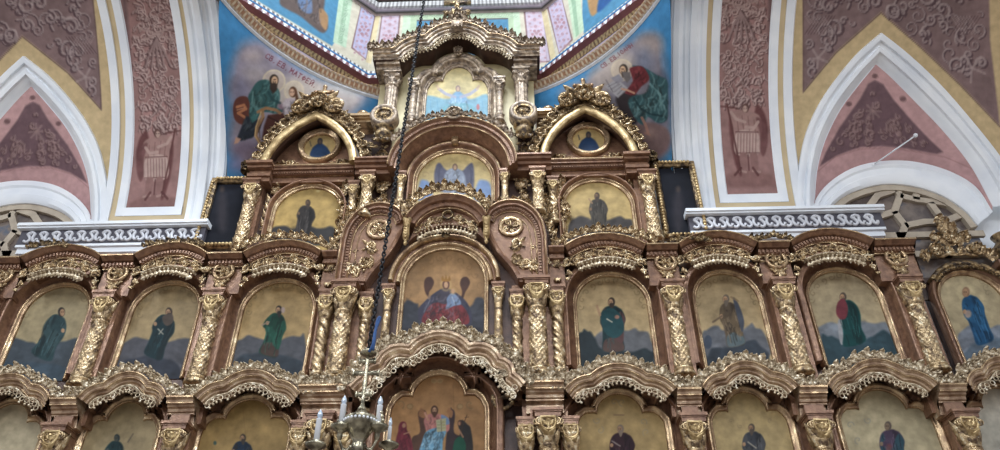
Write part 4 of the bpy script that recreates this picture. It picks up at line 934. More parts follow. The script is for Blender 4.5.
def block(x0, x1, z, label, rx, bottom=7.22, ends=(True, True)):
    t = T_(label, 'entablature block', 'entablature_block', rx, z)
    m = MB(); m.sweep([(x0, z), (x1, z)], UP_PROF[:10]+[(-.145, .03), (z*0-(z-bottom), .03), (-(z-bottom), -.12)]); m.build('moulding', WOOD, t, smooth=False)
    g = MB()
    for n, d in ((-.012, .222), (-.15, .06)): g.box(x0, x1, -d-.012, -d, z+n-.012, z+n+.01)
    g.build('gilt_bead', FRAMEG, t, smooth=False)
    dn = MB(); dentils(dn, [(x0, z), (x1, z)], -.128, -.082, .10, .128, .052); dn.build('dentil_edging', WOOD, t, smooth=False)
    r = MB(); r.put(RING, rx, 7.58, .05, 0, .27, 1, .17); ro = r.build('roundel', FRAMEG, t)
    c = MB(); c.put(ROSE, rx, 7.58, .05, 0, .19, 1, .2)
    for k in range(5): c.put(LEAF, rx+.05*math.cos(k*1.26), 7.58+.05*math.sin(k*1.26), .06, k*1.26, .10, 1, .1)
    tag(c.build('carving', GOLD, ro), 'gilded rosette')
    s = MB(); s.put(PALM, rx, 7.38, .05, PI, .15, 1, .15); s.put(RINC, rx, 7.38, .05, 0, .13, 1, .14); s.put(RINC, rx, 7.38, .05, 0, .13, -1, .14); s.put(BALL, rx, 7.27, .06, 0, .03); s.build('console', GOLD, t)
    return t
ORD = {-5.51: 'leftmost bay of the upper row', -3.90: 'second bay from the left in the upper row', -2.30: 'third bay from the left in the upper row', 2.30: 'bay just right of the centre in the upper row', 3.88: 'second bay right of the centre in the upper row', 5.45: 'third bay right of the centre in the upper row'}
LOD = {k: v.replace('upper', 'lowest') for k, v in ORD.items()}
spec = [(-5.51, -6.08, -4.90), (-3.90, -4.43, -3.36), (-2.30, -2.86, -1.72), (2.30, 1.72, 2.88), (3.88, 3.32, 4.44), (5.45, 4.88, 6.05)]
for xc, x0, x1 in spec:
    t, P = upper_cornice(x0, x1, 'arched brown cornice over the '+ORD[xc])
for i, (x0, x1, rx, lb) in enumerate(((-6.50, -6.08, -6.33, 'at the left end of the upper cornice'), (-4.90, -4.43, -4.66, 'between the two leftmost arched cornices of the upper row'), (-3.36, -2.86, -3.13, 'above the second column from the left of the upper row'),
        (2.88, 3.32, 3.14, 'above the first free column right of the centre'), (4.44, 4.88, 4.68, 'above the second free column right of the centre'), (6.05, 6.62, 6.34, 'at the right end of the upper cornice'))):
    block(x0, x1, UPZ0, 'brown block with gilded rosette '+lb, rx)
for x0, x1, rx, lb in ((-1.72, -1.50, -1.61, 'left'), (1.50, 1.72, 1.61, 'right')):
    t = T_('narrow brown cornice return with gilded scrolls just %s of the central shoulder panel' % lb, 'cornice', 'cornice_return', rx, 7.8)
    m = MB(); m.sweep([(x0, UPZ0), (x1, UPZ0)], UP_PROF[:10]+[(-.145, .03), (-.58, .03), (-.58, -.12)]); m.build('moulding', WOOD, t, smooth=False)
    s = MB(); s.put(RINC, rx, 7.55, .04, 0, .1, 1, .1); s.put(PALM, rx, 7.36, .04, PI, .1, 1, .09); s.put(PALM, rx, 7.62, .04, 0, .09, 1, .09); s.build('carving', GOLD, t)

COLX = [(-6.36, 'leftmost carved gold column of the upper row, cut by the picture edge'), (-4.68, 'carved gold column, second from left in the upper row'), (-3.15, 'carved gold column, third from left in the upper row'),
        (3.16, 'carved gold column between the first two upper icons right of centre'), (4.66, 'carved gold column between the second and third upper icons right of centre'), (6.36, 'carved gold column at the right end of the upper row')]
for x, lb in COLX: column('vine', x, 5.84, 7.22, .098, lb)
for sx, w in ((-1, 'left'), (1, 'right')):
    column('vine', sx*1.31, 5.82, 7.25, .108, 'thick carved gold column at the middle of the %s pier beside the enthroned Virgin' % w, y=-.12)
    column('twist', sx*1.58, 5.82, 7.2, .07, 'slim twisted gold column on the outer side of the %s central pier' % w, y=-.03, capw=3.1)
    column('twist', sx*1.04, 5.90, 7.18, .062, 'slim twisted gold column on the inner side of the %s central pier' % w, y=.02, capw=3.1)
    bb = MB(); bb.box(sx*1.33-.36, sx*1.33+.36, .03, .24, 5.6, 7.3); bb.build('pilaster', WOOD, body, smooth=False)

# ---- the painted saints ----------------------------------------------------
def bgicon(P, seed, tone=None):
    P.c = P.c*np.array([1.0, .98, .95]); n = noise(P.x, P.y, 26, seed+40)[:, None]; P.c = P.c*(1+.06*n)
    P.mottle(.05, 10, seed); P.mottle(.025, 3, seed+1)
def f1(P):
    bgicon(P, 1); tendrils(P, border_pts(58, 318, 33, 32)); hills(P, [(-20, 380), (0, 345), (14, 338), (28, 342), (40, 346), (55, 342), (75, 338), (85, 345), (75, 385)], (72, 92, 110)); hills(P, [(-20, 385), (-5, 360), (30, 362), (60, 365), (80, 385)], (58, 92, 118))
    saint(P, 61.5, 312, 41, 357, 11.5, (58, 92, 98), (70, 100, 104), d=1, beard=False, hair=(50, 44, 42), shape=2)
def f2(P):
    bgicon(P, 2); tendrils(P, border_pts(170, 318, 31, 30)); hills(P, [(110, 370), (122, 345), (135, 337), (150, 340), (168, 342), (185, 338), (198, 342), (196, 380), (120, 380)], (92, 92, 106)); hills(P, [(110, 385), (125, 360), (150, 355), (175, 362), (190, 385)], (52, 62, 86))
    saint(P, 169, 312, 153, 357, 11.5, (26, 62, 70), None, hair=(66, 52, 44), d=-1, shape=0, prop=None); P.sm([(163, 316), (172, 314), (173, 322), (167, 326), (163, 322)], (86, 74, 66)); P.line([(158, 329), (163, 334)], 1.2, (176, 170, 156), .9); P.line([(163, 329), (159, 334)], 1, (176, 170, 156), .9)
def f3(P):
    bgicon(P, 3); tendrils(P, border_pts(281, 315, 33, 30)); hills(P, [(225, 372), (236, 342), (248, 335), (258, 338), (275, 343), (292, 336), (304, 334), (306, 370)], (90, 92, 104)); hills(P, [(225, 378), (240, 356), (262, 352), (285, 356), (302, 362), (302, 380)], (48, 66, 84))
    saint(P, 279, 310, 269, 355, 11, (28, 84, 66), (36, 100, 80), under=(84, 60, 52), hair=(50, 44, 40), d=-1, shape=1)
    P.ell(283, 310, 2, 3, (170, 150, 140)); P.line([(262, 325), (269, 322)], 1.6, (150, 130, 110), .9)
def f4(P):
    bgicon(P, 4); tendrils(P, border_pts(612, 310, 32, 30)); hills(P, [(570, 372), (585, 345), (600, 332), (620, 330), (635, 328), (648, 332), (656, 350), (656, 372)], (112, 114, 122)); hills(P, [(575, 372), (578, 335), (584, 329), (591, 332), (598, 345), (608, 352), (630, 352), (645, 348), (655, 352), (655, 375)], (34, 56, 66))
    saint(P, 611.5, 302, 614, 351, 13, (30, 66, 70), (112, 78, 76), under=(104, 76, 68), hair=(58, 48, 40), d=-1, shape=0); P.sm([(602, 312), (612, 308), (621, 316), (624, 330), (616, 338), (606, 334), (601, 322)], (32, 68, 72)); P.line([(600, 315), (597, 306)], 2.4, (172, 138, 108), .9)
    P.ell(617, 317, 2.4, 2, (160, 120, 104)); P.line([(607, 319), (612, 322)], 1.3, (196, 186, 168), .9)
def f5(P):
    bgicon(P, 5); tendrils(P, border_pts(726, 306, 29, 28)); hills(P, [(700, 360), (703, 332), (713, 326), (722, 330), (742, 330), (752, 323), (762, 330), (770, 355)], (112, 116, 128)); hills(P, [(702, 365), (712, 348), (735, 346), (755, 340), (768, 352), (768, 368)], (56, 72, 92)); P.ell(708, 342, 4, 7, (66, 74, 88))
    saint(P, 726, 299, 737, 345, 11, (128, 108, 86), (142, 120, 92), under=(104, 122, 128), hair=(108, 96, 84), d=-1, shape=0); P.sm([(733, 298), (738, 303), (744, 320), (742, 332), (737, 316)], (72, 76, 86)); P.line([(722, 316), (713, 322)], 2, (110, 92, 74), .9); P.line([(731, 297), (738, 301)], 2, (140, 116, 88), .8)
def f6(P):
    bgicon(P, 6); tendrils(P, border_pts(844, 303, 33, 28)); hills(P, [(810, 350), (815, 330), (830, 322), (842, 326), (865, 322), (885, 322), (898, 340), (898, 352)], (138, 152, 170)); hills(P, [(818, 356), (822, 334), (832, 336), (848, 344), (862, 342), (874, 336), (884, 330), (896, 338), (903, 372), (820, 378)], (40, 92, 112))
    P.sm([(838, 321), (845, 320), (848, 336), (844, 344), (840, 342)], (158, 158, 160)); saint(P, 843, 297, 855, 344, 12, (22, 92, 92), None, hair=(84, 72, 64), d=-1, shape=2); P.sm([(838, 302), (844, 299), (848, 308), (846, 318), (840, 319), (836, 312)], (118, 54, 62))
def lw1(P):
    bgicon(P, 7); P.line([(128, 442), (133, 434)], 1.5, (90, 80, 70), .6); saint(P, 117, 438, 112, 478, 10, (44, 78, 82), None, hair=(50, 60, 62), face=(80, 84, 78), d=-1, beard=False, shape=1)
def lw2(P):
    bgicon(P, 8); P.ell(215, 443, 1.6, 2, (70, 90, 80)); P.line([(243, 410), (246, 440)], .5, (120, 96, 62), .4); saint(P, 243, 438, 240, 480, 11, (40, 64, 92), (60, 60, 62), hair=(66, 58, 50), d=-1, shape=0)
def lw3(P):
    bgicon(P, 10); tendrils(P, [(614, 402), (622, 402), (597, 420), (600, 430), (643, 422), (646, 432)], (130, 122, 104), 4); P.line([(614, 415), (624, 415)], .8, (90, 60, 60), .5)
    saint(P, 620.5, 429, 624, 476, 13, (78, 44, 54), (64, 36, 48), hair=(138, 120, 104), face=(170, 134, 104), d=-1, shape=0); P.line([(612, 441), (620, 446)], 1.4, (170, 160, 150), .7)
def lw4(P):
    bgicon(P, 11); tendrils(P, [(731, 421), (770, 420), (740, 426)], (140, 120, 90), 2.5); saint(P, 751.5, 428, 757, 474, 12, (94, 98, 108), (112, 112, 116), hair=(96, 84, 74), d=-1, shape=0); P.line([(748, 442), (756, 448)], 1.2, (190, 180, 160), .8)
def lw5(P):
    bgicon(P, 12); tendrils(P, [(850, 425), (858, 440), (868, 420)], (130, 134, 130), 4); saint(P, 888, 426, 898, 474, 13, (116, 96, 124), (70, 108, 124), hair=(104, 92, 84), face=(140, 120, 100), d=-1, beard=False, shape=0); P.ell(889, 448, 3, 4, (150, 76, 74), 0, 1.5, .6)
hws = {-5.51: .45, -3.90: .455, -2.30: .485, 2.30: .485, 3.88: .43, 5.45: .47}
ic = {-5.51: (f1, (166, 154, 124), 'icon of a saint in blue-green robe, leftmost in the upper row'), -3.90: (f2, (164, 146, 112), 'icon of a bearded saint in dark teal robe holding a small pale cross'),
      -2.30: (f3, (174, 150, 108), 'icon of a saint in bright green robe, third from left in the upper row'), 2.30: (f4, (176, 156, 120), 'icon of a saint in dark teal robe raising his hand beside dark trees'),
      3.88: (f5, (184, 164, 128), 'icon of an old saint in ochre-brown cloak before grey rocks'), 5.45: (f6, (186, 172, 142), 'icon of a saint in red and teal robe before blue water and trees')}
lc = {-5.51: (lw1, (176, 160, 126), 'trefoil-topped icon with a small dark teal figure, lowest row'), -3.90: (lw2, (166, 140, 92), 'trefoil-topped icon with a small figure in navy robe, lowest row'), 
      2.30: (lw3, (180, 156, 110), 'trefoil-topped icon of a bald bearded saint in maroon robe, lowest row'), 3.88: (lw4, (192, 172, 128), 'trefoil-topped icon of a saint in grey robe, lowest row'), 5.45: (lw5, (194, 184, 154), 'trefoil-topped icon of a figure in lilac and teal robes, lowest row')}
for xc, x0, x1 in spec:
    fn, base, lb = ic[xc]; icx = {-5.51: -5.44, -3.90: -3.88, -2.30: -2.29, 2.30: 2.345, 3.88: 3.93, 5.45: 5.52}[xc]
    icon(icx, 6.1, arch_outline(icx, hws[xc], 6.0, 7.0, .46), base, fn, lb, wall=-.10, frame=.055, surround=.09, deep=.12)

# ---- lower row: scalloped cornices ------------------------------------------
def lower_path(x0, x1, zf=5.60, zn=5.80, za=5.95):
    xc = (x0+x1)/2; hw = (x1-x0)/2; c = hw*.52
    return cat(arc(x0, zf, xc-c, zn, .05, 8), arc(xc-c, zn, xc+c, zn, za-zn, 18), arc(xc+c, zn, x1, zf, .05, 8))
def lower_cornice(x0, x1, label, P=None, prof=LO_PROF, csize=.128, lace=False, crest_end=.14, d=.20):
    P = lower_path(x0, x1) if P is None else P; xc = (x0+x1)/2
    t = T_(label, 'cornice', 'scalloped_cornice', xc, 5.6)
    m = MB(); m.sweep(P, prof, caps=False); m.build('moulding', BRONZE, t, sharp=35); m = MB(); m.sweep(P, LO_SOF if not lace else [(-.2, .12), (-.15, -.05), (-.07, -.225)], caps=False); m.build('soffit', DWOOD_SHADE, t)  # soffit coloured dark to imitate the shade under the cornice
    g = MB(); bead(g, P, -.015, .252, .013); bead(g, P, -.075, .205, .011); bead(g, P, -.145, .13, .01); g.build('gilt_bead', FRAMEG, t)
    c = MB(); Pc = np.vstack([[(x0-crest_end, P[0][1])], P, [(x1+crest_end, P[-1][1])]]) if crest_end else P
    cresting(c, Pc, csize, .085, d); c.build('cresting', PALEG, t)
    f = MB(); Pf = resample(P, .02)[0]; Pf = dup_off(Pf, -.17 if not lace else -.2)
    if lace:
        for r in (0, 1):
            Q, A = resample(dup_off(Pf, -.045*r), .085)
            for i, ((x, z), a) in enumerate(zip(Q, A)):
                f.put(RING, x+(.04 if r else 0), z, .26, a+PI/4, .062, 1, .045); f.put(xf(BALL), x, z-.045, .26, 0, .018)
        Q, A = resample(dup_off(Pf, .02), .085)
        f.sweep(dup_off(Pf, .02), [(.014, .2), (.014, .275), (-.008, .275), (-.008, .2)])
    else: loops(f, Pf, .048, .074, .175)
    f.build('fringe', PALEG, t)
    return t
def lower_block(x0, x1, label, zt=5.60, d=.25, crest=False):
    t = T_(label, 'entablature block', 'entablature_block', (x0+x1)/2, 5.5)
    m = MB(); pr = [(n, dd*d/.25 if dd > 0 else dd) for n, dd in LO_PROF[:-1]]+[(-.185, .04), (-.32, .04), (-.32, -.12)]
    m.sweep([(x0, zt), (x1, zt)], pr); m.build('moulding', BRONZE, t, smooth=False)
    g = MB()
    for n, dd in ((-.015, .252), (-.075, .205)): g.box(x0, x1, -dd*d/.25-.01, -dd*d/.25+.004, zt+n-.011, zt+n+.011)
    for i in range(int((x1-x0)/.05)): g.ball((x0+.03+i*.05, -.212*d/.25, zt-.045), .012, 6, 4)
    g.build('gilt_bead', FRAMEG, t, smooth=False)
    m = MB(); m.box(x0+.05, x1-.05, -.10, .12, 5.26, 5.42); m.box(x0-.05, x1+.05, .03, .23, 5.34, zt-.03); m.build('die', WOOD, t, smooth=False)
    if crest:
        c = MB(); cresting(c, [(x0, zt), (x1, zt)], .15, .085, .24); c.build('cresting', PALEG, t)
    return t
lspec = [(-5.51, -6.12, -4.84, -4.84), (-3.93, -4.50, -3.36, 0), (-2.34, -3.02, -1.68, 0), (2.30, 1.60, 2.99, 0), (3.88, 3.29, 4.48, 0), (5.48, 4.82, 6.17, 0)]
for xc, x0, x1, _ in lspec:
    k = min(LOD, key=lambda q: abs(q-xc)); lower_cornice(x0, x1, 'scalloped gold-brown cornice over the '+LOD[k])
lower_cornice(6.50, 7.55, 'scalloped pale gold cornice with cresting, cut by the right picture edge')
for x0, x1, lb in ((-4.84, -4.50, 'between the two leftmost scalloped cornices'), (-3.36, -3.02, 'under the second column from the left'), (2.99, 3.29, 'under the first free column right of the centre'), (4.48, 4.82, 'under the second free column right of the centre'), (6.17, 6.50, 'under the column at the right end')):
    lower_block(x0, x1, 'moulded brown entablature block '+lb)
LX = [(-4.70, 'gilded column head beside the small teal figure, leftmost in the lowest row'), (-3.20, 'gilded column head between the teal and the navy small figures, lowest row'),
      (3.15, 'gilded column head between the maroon and the grey saint, lowest row'), (4.66, 'gilded column head between the grey and the lilac saint, lowest row'), (6.40, 'gilded column head beside the lilac and teal figure, rightmost in lowest row')]
for x, lb in LX: column('vine', x, 3.72, 5.30, .098, lb)
for xc, x0, x1 in spec:
    lx = {-5.51: -5.51, -3.90: -3.98, -2.30: -2.40, 2.30: 2.30, 3.88: 3.89, 5.45: 5.56}[xc]
    hw = {-5.51: .5, -3.90: .45, -2.30: .555, 2.30: .545, 3.88: .465, 5.45: .56}[xc]
    fn, base, lb = {-5.51: (lambda P: bgicon(P, 20), (196, 186, 160), 'pale trefoil-topped icon cut by the left picture edge, lowest row'), -3.90: lc[-5.51], -2.30: lc[-3.90], 2.30: lc[2.30], 3.88: lc[3.88], 5.45: lc[5.45]}[xc]
    icon(lx, 4.6, trefoil_outline(lx, hw, 4.55, 5.2, 5.42, 5.675, hw*.52), base, fn, lb, wall=-.10, frame=.08, surround=.08, deep=.12)
icon(7.02, 4.6, trefoil_outline(7.05, .5, 4.55, 5.2, 5.42, 5.675, .26), (196, 194, 184), lambda P: bgicon(P, 22), 'pale washed-out trefoil-topped icon cut by the right picture edge, lowest row', wall=-.10, frame=.08, surround=.08, deep=.12)
for x0, x1 in ((-7.8, -6.6), (6.62, 7.75)):
    bb = MB(); bb.box(x0, x1, .24, .34, 0, 5.6); bb.build('backing', DWOOD_SHADE, body, smooth=False)
# ---- the centre ---------------------------------------------------------------
def sym(pxs, Y, xo=0.0):
    """right-hand outline from photo pixels, top centre first -> full path, mirrored"""
    R = np.array([at2(x, y, Y) for x, y in pxs]); R[:, 0] -= xo; R[0, 0] = 0
    Lf = R[::-1].copy(); Lf[:, 0] *= -1; P = np.vstack([Lf[:-1], R]); P[:, 0] += xo; return P
# lowest centre: lobed cornice over Christ
c1 = arc(-.40, 6.22, .40, 6.22, .20, 22); lob = arc(.40, 6.22, .80, 6.02, .09, 9); lob2 = arc(.80, 6.02, .97, 5.80, .05, 6); tail = np.array([(.97, 5.80), (1.04, 5.74), (1.10, 5.66)])
Rr = cat(lob, lob2, tail); Lf = Rr[::-1].copy(); Lf[:, 0] *= -1
PC = cat(Lf, c1, Rr); PC[:, 0] += .03
big = [(n*1.15, d*1.15+.05 if d > 0 else d) for n, d in LO_PROF]
lower_cornice(-1.1, 1.1, 'large lobed cornice with leafy cresting and lattice fringe above the enthroned Christ', PC, big, .155, True, 0, .30)
lower_block(-1.70, -1.13, 'wide moulded entablature block with cresting under the left central pier', 5.70, .3, True)
lower_block(1.13, 1.60, 'wide moulded entablature block with cresting under the right central pier', 5.70, .3, True)
for sx, w in ((-1, 'left'), (1, 'right')):
    column('vine', sx*1.39, 3.72, 5.36, .108, 'thick gilded column head of the lowest row, middle of the %s central pier' % w, y=-.10)
    column('twist', sx*1.66, 3.72, 5.30, .07, 'slim gilded column head of the lowest row, outer side of the %s central pier' % w, y=-.03, capw=3.1)
    column('twist', sx*1.12, 3.72, 5.30, .07, 'slim gilded column head of the lowest row, inner side of the %s central pier' % w, y=-.03, capw=3.1)
    t = T_('dark carved wreath bracket tucked in the corner under the %s lobe of the big cornice' % w, 'carving', 'corner_carving', sx*.82, 5.62)
    m = MB(); m.put(xf(RING), sx*.84, 5.62, -.08, sx*.5, .26, 1, .2)
    for k in range(9): m.put(LEAF, sx*(.70+k*.035), 5.56+.02*k, -.04, sx*(-.5-.2*k), .1, sx, .1)
    m.build('wreath', DGOLD, t)
def paint_christ(P):
    bgicon(P, 13); P.line([(453, 385), (455, 430)], .5, (110, 84, 52), .4)
    for x in (434, 440): P.ell(x, 381, 3, 2.4, (190, 160, 116), 0, .6, .6); P.ell(x, 381, 2, 1.5, (160, 130, 90))
    for x, d in ((410, -1), (460, 1)): P.ell(x, 406.5, 3.4, 3, (126, 100, 66), 0, .6, .6); P.ell(x, 406.5, 2.3, 2, (166, 134, 92)); P.curl(x+d*10, 404, 5, 1, .8, d, (120, 94, 62), (170, 140, 98), .8, .6)
    P.sm([(418, 413), (424, 410), (427, 416), (426, 436), (430, 455), (412, 455), (412, 438), (420, 432)], (86, 60, 48)); P.sm([(450, 412), (452, 409), (455, 414), (454, 432), (462, 438), (466, 455), (446, 455)], (58, 44, 46))
    P.sm([(419, 412), (421, 408), (425, 412), (425, 418), (419, 416)], (150, 106, 72)); P.sm([(447, 412), (449, 408), (453, 412), (451, 418)], (150, 106, 72))
    P.sm([(424, 420), (429, 414), (440, 414), (448, 418), (449, 430), (440, 434), (428, 432), (425, 427)], (176, 116, 108)); P.line([(428, 420), (425, 413)], 2.2, (190, 140, 116), .9)
    P.sm([(441, 415), (448, 418), (449, 424), (443, 424)], (110, 132, 160)); folds(P, [(424, 420), (440, 414), (446, 432), (428, 432)], 8, (206, 150, 140), 3, .7, .5, 6)
    bl = [(426, 432), (436, 428), (446, 431), (443, 440), (440, 455), (420, 455), (422, 442)]; P.sm(bl, (104, 148, 174)); folds(P, bl, 22, (160, 196, 214), 8, 1, .7, 9)
    P.poly([(436, 420), (446, 418), (446, 431), (437, 432)], (168, 164, 132), .5); P.line([(441, 420), (441.5, 431)], .6, (104, 84, 60), .8)
    for yy in (422, 425, 428): P.line([(437.5, yy), (440, yy)], .8, (120, 130, 90), .7); P.line([(442.5, yy), (445, yy)], .8, (150, 140, 70), .7)
    P.ell(434.5, 410.5, 3.6, 5, (66, 42, 32)); P.ell(434.5, 410.5, 2.1, 3.3, (188, 148, 116)); P.sm([(432.6, 412), (436.4, 412), (436, 416), (434.5, 417.5), (433, 416)], (84, 56, 42)); P.ell(433.6, 410, .4, .35, (56, 40, 32)); P.ell(435.5, 410, .4, .35, (56, 40, 32))
    r = [(399, 425), (402, 421.5), (406, 423), (407, 430), (411, 438), (412, 455), (395, 455), (396, 440), (398, 432)]; P.sm(r, (112, 42, 54)); folds(P, r, 10, (150, 74, 80), 6, .8, .5, 9); P.ell(404, 425.5, 1.8, 2.4, (176, 132, 106)); P.line([(404, 434), (410, 432)], 1.4, (176, 132, 106), .8)
    g = [(458, 424), (462, 420), (467, 424), (471, 430), (472, 455), (454, 455), (455, 440), (460, 434)]; P.sm(g, (44, 40, 38)); P.sm([(455, 440), (462, 437), (466, 446), (463, 455), (453, 455)], (28, 76, 58)); P.ell(460, 423, 2.2, 3, (72, 48, 36)); P.ell(459.3, 423.4, 1.2, 1.9, (168, 124, 94)); P.line([(460, 436), (462, 428), (467, 415)], .7, (70, 48, 34), .9); P.line([(465, 417.5), (468.5, 417)], .6, (70, 48, 34), .9); P.line([(459, 430), (463, 437)], 1.8, (160, 120, 92), .8)
icon(.01, 4.6, trefoil_outline(.01, .60, 4.55, 5.40, 5.69, 5.985, .33), (170, 130, 88), paint_christ, 'icon of Christ enthroned with open book between two standing figures', wall=-.11, frame=.07, surround=.10, deep=.11)

# middle centre: enthroned Virgin
def paint_virgin(P):
    bgicon(P, 14); P.mottle(.05, 20, 3); tendrils(P, border_pts(445, 300, 38, 42), (116, 84, 50), 4)
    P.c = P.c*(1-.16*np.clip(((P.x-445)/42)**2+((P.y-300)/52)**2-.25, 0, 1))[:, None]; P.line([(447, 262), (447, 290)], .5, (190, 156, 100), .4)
    hills(P, [(395, 340), (400, 310), (408, 300), (418, 304), (422, 312), (420, 345)], (62, 66, 82), 2.5); hills(P, [(466, 345), (468, 310), (476, 298), (484, 300), (490, 315), (490, 345)], (66, 68, 84), 2.5); hills(P, [(395, 345), (405, 328), (445, 324), (480, 328), (490, 345)], (50, 46, 60), 2)
    for x, d in ((428, -1), (464, 1)):
        P.sm([(x-4, 284), (x-2, 278), (x+3, 277), (x+6, 282), (x+4, 288), (x+1, 293), (x-d*1, 304), (x+d*5, 318), (x+d*4, 330), (x-d*7, 328), (x-d*8, 308), (x-2, 294)], (70, 46, 38))
    P.sm([(418, 312), (424, 302), (436, 292), (446, 288), (458, 294), (468, 304), (472, 318), (466, 326), (425, 326)], (58, 56, 70)); 
    rd = [(424, 314), (432, 304), (446, 302), (460, 304), (468, 314), (468, 324), (452, 325), (430, 326), (422, 322)]; P.sm(rd, (112, 46, 50)); folds(P, rd, 20, (150, 72, 70), 9, 1, .5, 10)
    P.sm([(436, 296), (442, 290), (450, 291), (452, 298), (446, 304), (438, 302)], (66, 60, 70)); P.sm([(447, 298), (452, 293), (458, 297), (461, 304), (454, 306), (446, 309), (447, 303)], (116, 132, 158)); P.line([(452, 297), (455, 304)], 1, (176, 188, 204), .7)
    folds(P, [(420, 310), (436, 292), (458, 294), (470, 308), (466, 324), (424, 324)], 16, (120, 112, 124), 12, .8, .6, 9)
    for cx in (446, 453): P.ell(cx, 285 if cx == 446 else 291, 6 if cx == 446 else 3.4, 6.6 if cx == 446 else 3.6, (188, 156, 104), 0, 1, .5)
    P.ell(446, 284.5, 3.6, 4.8, (84, 56, 50)); P.ell(446, 285, 2.1, 3.2, (190, 150, 116)); P.sm([(442, 281), (442.5, 276), (444.5, 279), (446, 275), (447.5, 279), (449.5, 276), (450, 281)], (140, 100, 48)); P.ell(453, 291, 1.9, 2.3, (180, 142, 110))
    P.ell(429, 297, 1.8, 2.4, (150, 120, 96), alpha=.6); P.line([(430, 300), (424, 312)], 1.2, (120, 124, 132), .5)
OV = arch_outline(.02, .565, 6.3, 7.42, .56, 30)
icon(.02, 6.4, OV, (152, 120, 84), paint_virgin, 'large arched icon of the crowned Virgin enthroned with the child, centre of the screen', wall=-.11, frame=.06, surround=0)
t = T_('double gilded arch with keystone around the enthroned Virgin icon', 'arch moulding', 'icon_arch', .02, 7.2)
TH = np.linspace(PI, 0, 32)
for r, d, mt, nm in ((.66, -.02, FRAMEG, 'inner_band'), (.76, .04, FRAMEG, 'outer_band')):
    m = MB(); P = [(.02+r*math.cos(a), 7.40+(r-.01)*math.sin(a)) for a in TH]; m.sweep(P, [(-.035, -.12), (-.035, d-.02), (-.015, d+.01), (.015, d+.01), (.035, d-.02), (.035, -.12)])
    m.build(nm, mt, t)
m = MB(); P = [(.02+.71*math.cos(a), 7.40+.70*math.sin(a)) for a in TH]; m.sweep(P, [(-.04, -.1), (-.04, -.05), (.04, -.03), (.04, -.1)]); m.build('fillet', WOOD, t)
m = MB(); m.put(PALM, .02, 8.1, .06, 0, .11, 1, .1); m.put(ROSE, .02, 8.12, .06, 0, .12, 1, .12); m.build('keystone', DGOLD, t)
for sx, w in ((-1, 'left'), (1, 'right')):
    column('smooth', .02+sx*.765, 5.95, 7.30, .055, 'slender gilded column standing directly %s of the enthroned Virgin icon' % w, y=-.0, hc=.22, capw=3.2)

# hood over the Virgin
XH = .04
t = T_('arched hood with wreath, gilded frieze and leaf fringe above the enthroned Virgin', 'cornice', 'arched_hood', XH, 8.4)
P = arc(XH-.60, 8.33, XH+.60, 8.33, .40, 26)
m = MB(); m.sweep(P, [(0, -.12), (0, .30), (-.03, .30), (-.05, .25), (-.07, .235), (-.075, .18), (-.14, .18), (-.15, .12), (-.165, .10), (-.17, -.12)]); m.build('moulding', WOOD, t, sharp=35)
g = MB(); bead(g, P, -.014, .302, .013); bead(g, P, -.15, .13, .012); g.build('gilt_bead', FRAMEG, t)
m = MB(); lower = arc(XH-.56, 8.02, XH+.56, 8.02, .30, 20); poly = [tuple(p) for p in dup_off(P, -.12)][1:-1]+[tuple(p) for p in lower[::-1]]
prism(m, poly, -.12, .06); m.build('tympanum', WOOD, t, smooth=False)
m = MB(); Q = arc(XH-.44, 8.20, XH+.44, 8.20, .24, 20); rinceau(m, Q[:9], .09, .1, .06); m.build('frieze_carving', GOLD, t); m = MB(); rinceau(m, Q[11:], .09, .1, .06); m.build('frieze_carving', GOLD, t)
m = MB(); m.put(xf(RING), XH, 8.47, .09, 0, .15, 1, .16)
for k in range(12): m.put(LEAF, XH+.075*math.cos(k*.524), 8.47+.075*math.sin(k*.524), .09, k*.524+.8, .055, 1, .05)
m.build('wreath', DGOLD, t)
m = MB(); Q = arc(XH-.42, 8.09, XH+.42, 8.09, .14, 20); petals(m, Q, .13, .06, .12); petals(m, dup_off(Q, .05), .05, .05, .13, 1, xf(BALL, s=.25)); m.build('fringe', PALEG, t)
m = MB(); Q = arc(XH-.52, 8.45, XH+.52, 8.45, .32, 20); cresting(m, Q, .16, .085, .28); m.build('cresting', GOLD, t)
for sx, w in ((-1, 'left'), (1, 'right')):
    tt = T_('gilded drop pendant hanging at the %s end of the hood above the Virgin' % w, 'pendant', 'drop_pendant', XH+sx*.58, 8.1, y=-.2)
    m = MB(); m.lathe(XH+sx*.58, -.2, [(0, 7.86), (.02, 7.88), (.03, 7.91), (.015, 7.94), (.04, 7.98), (.05, 8.05), (.045, 8.2), (.055, 8.3), (.07, 8.33), (0, 8.34)], 12)
    for k in range(5): m.put(PALM, XH+sx*.58, 8.22-k*.05, .225, PI, .06, 1, .05)
    m.build('drop', BGOLD, tt)

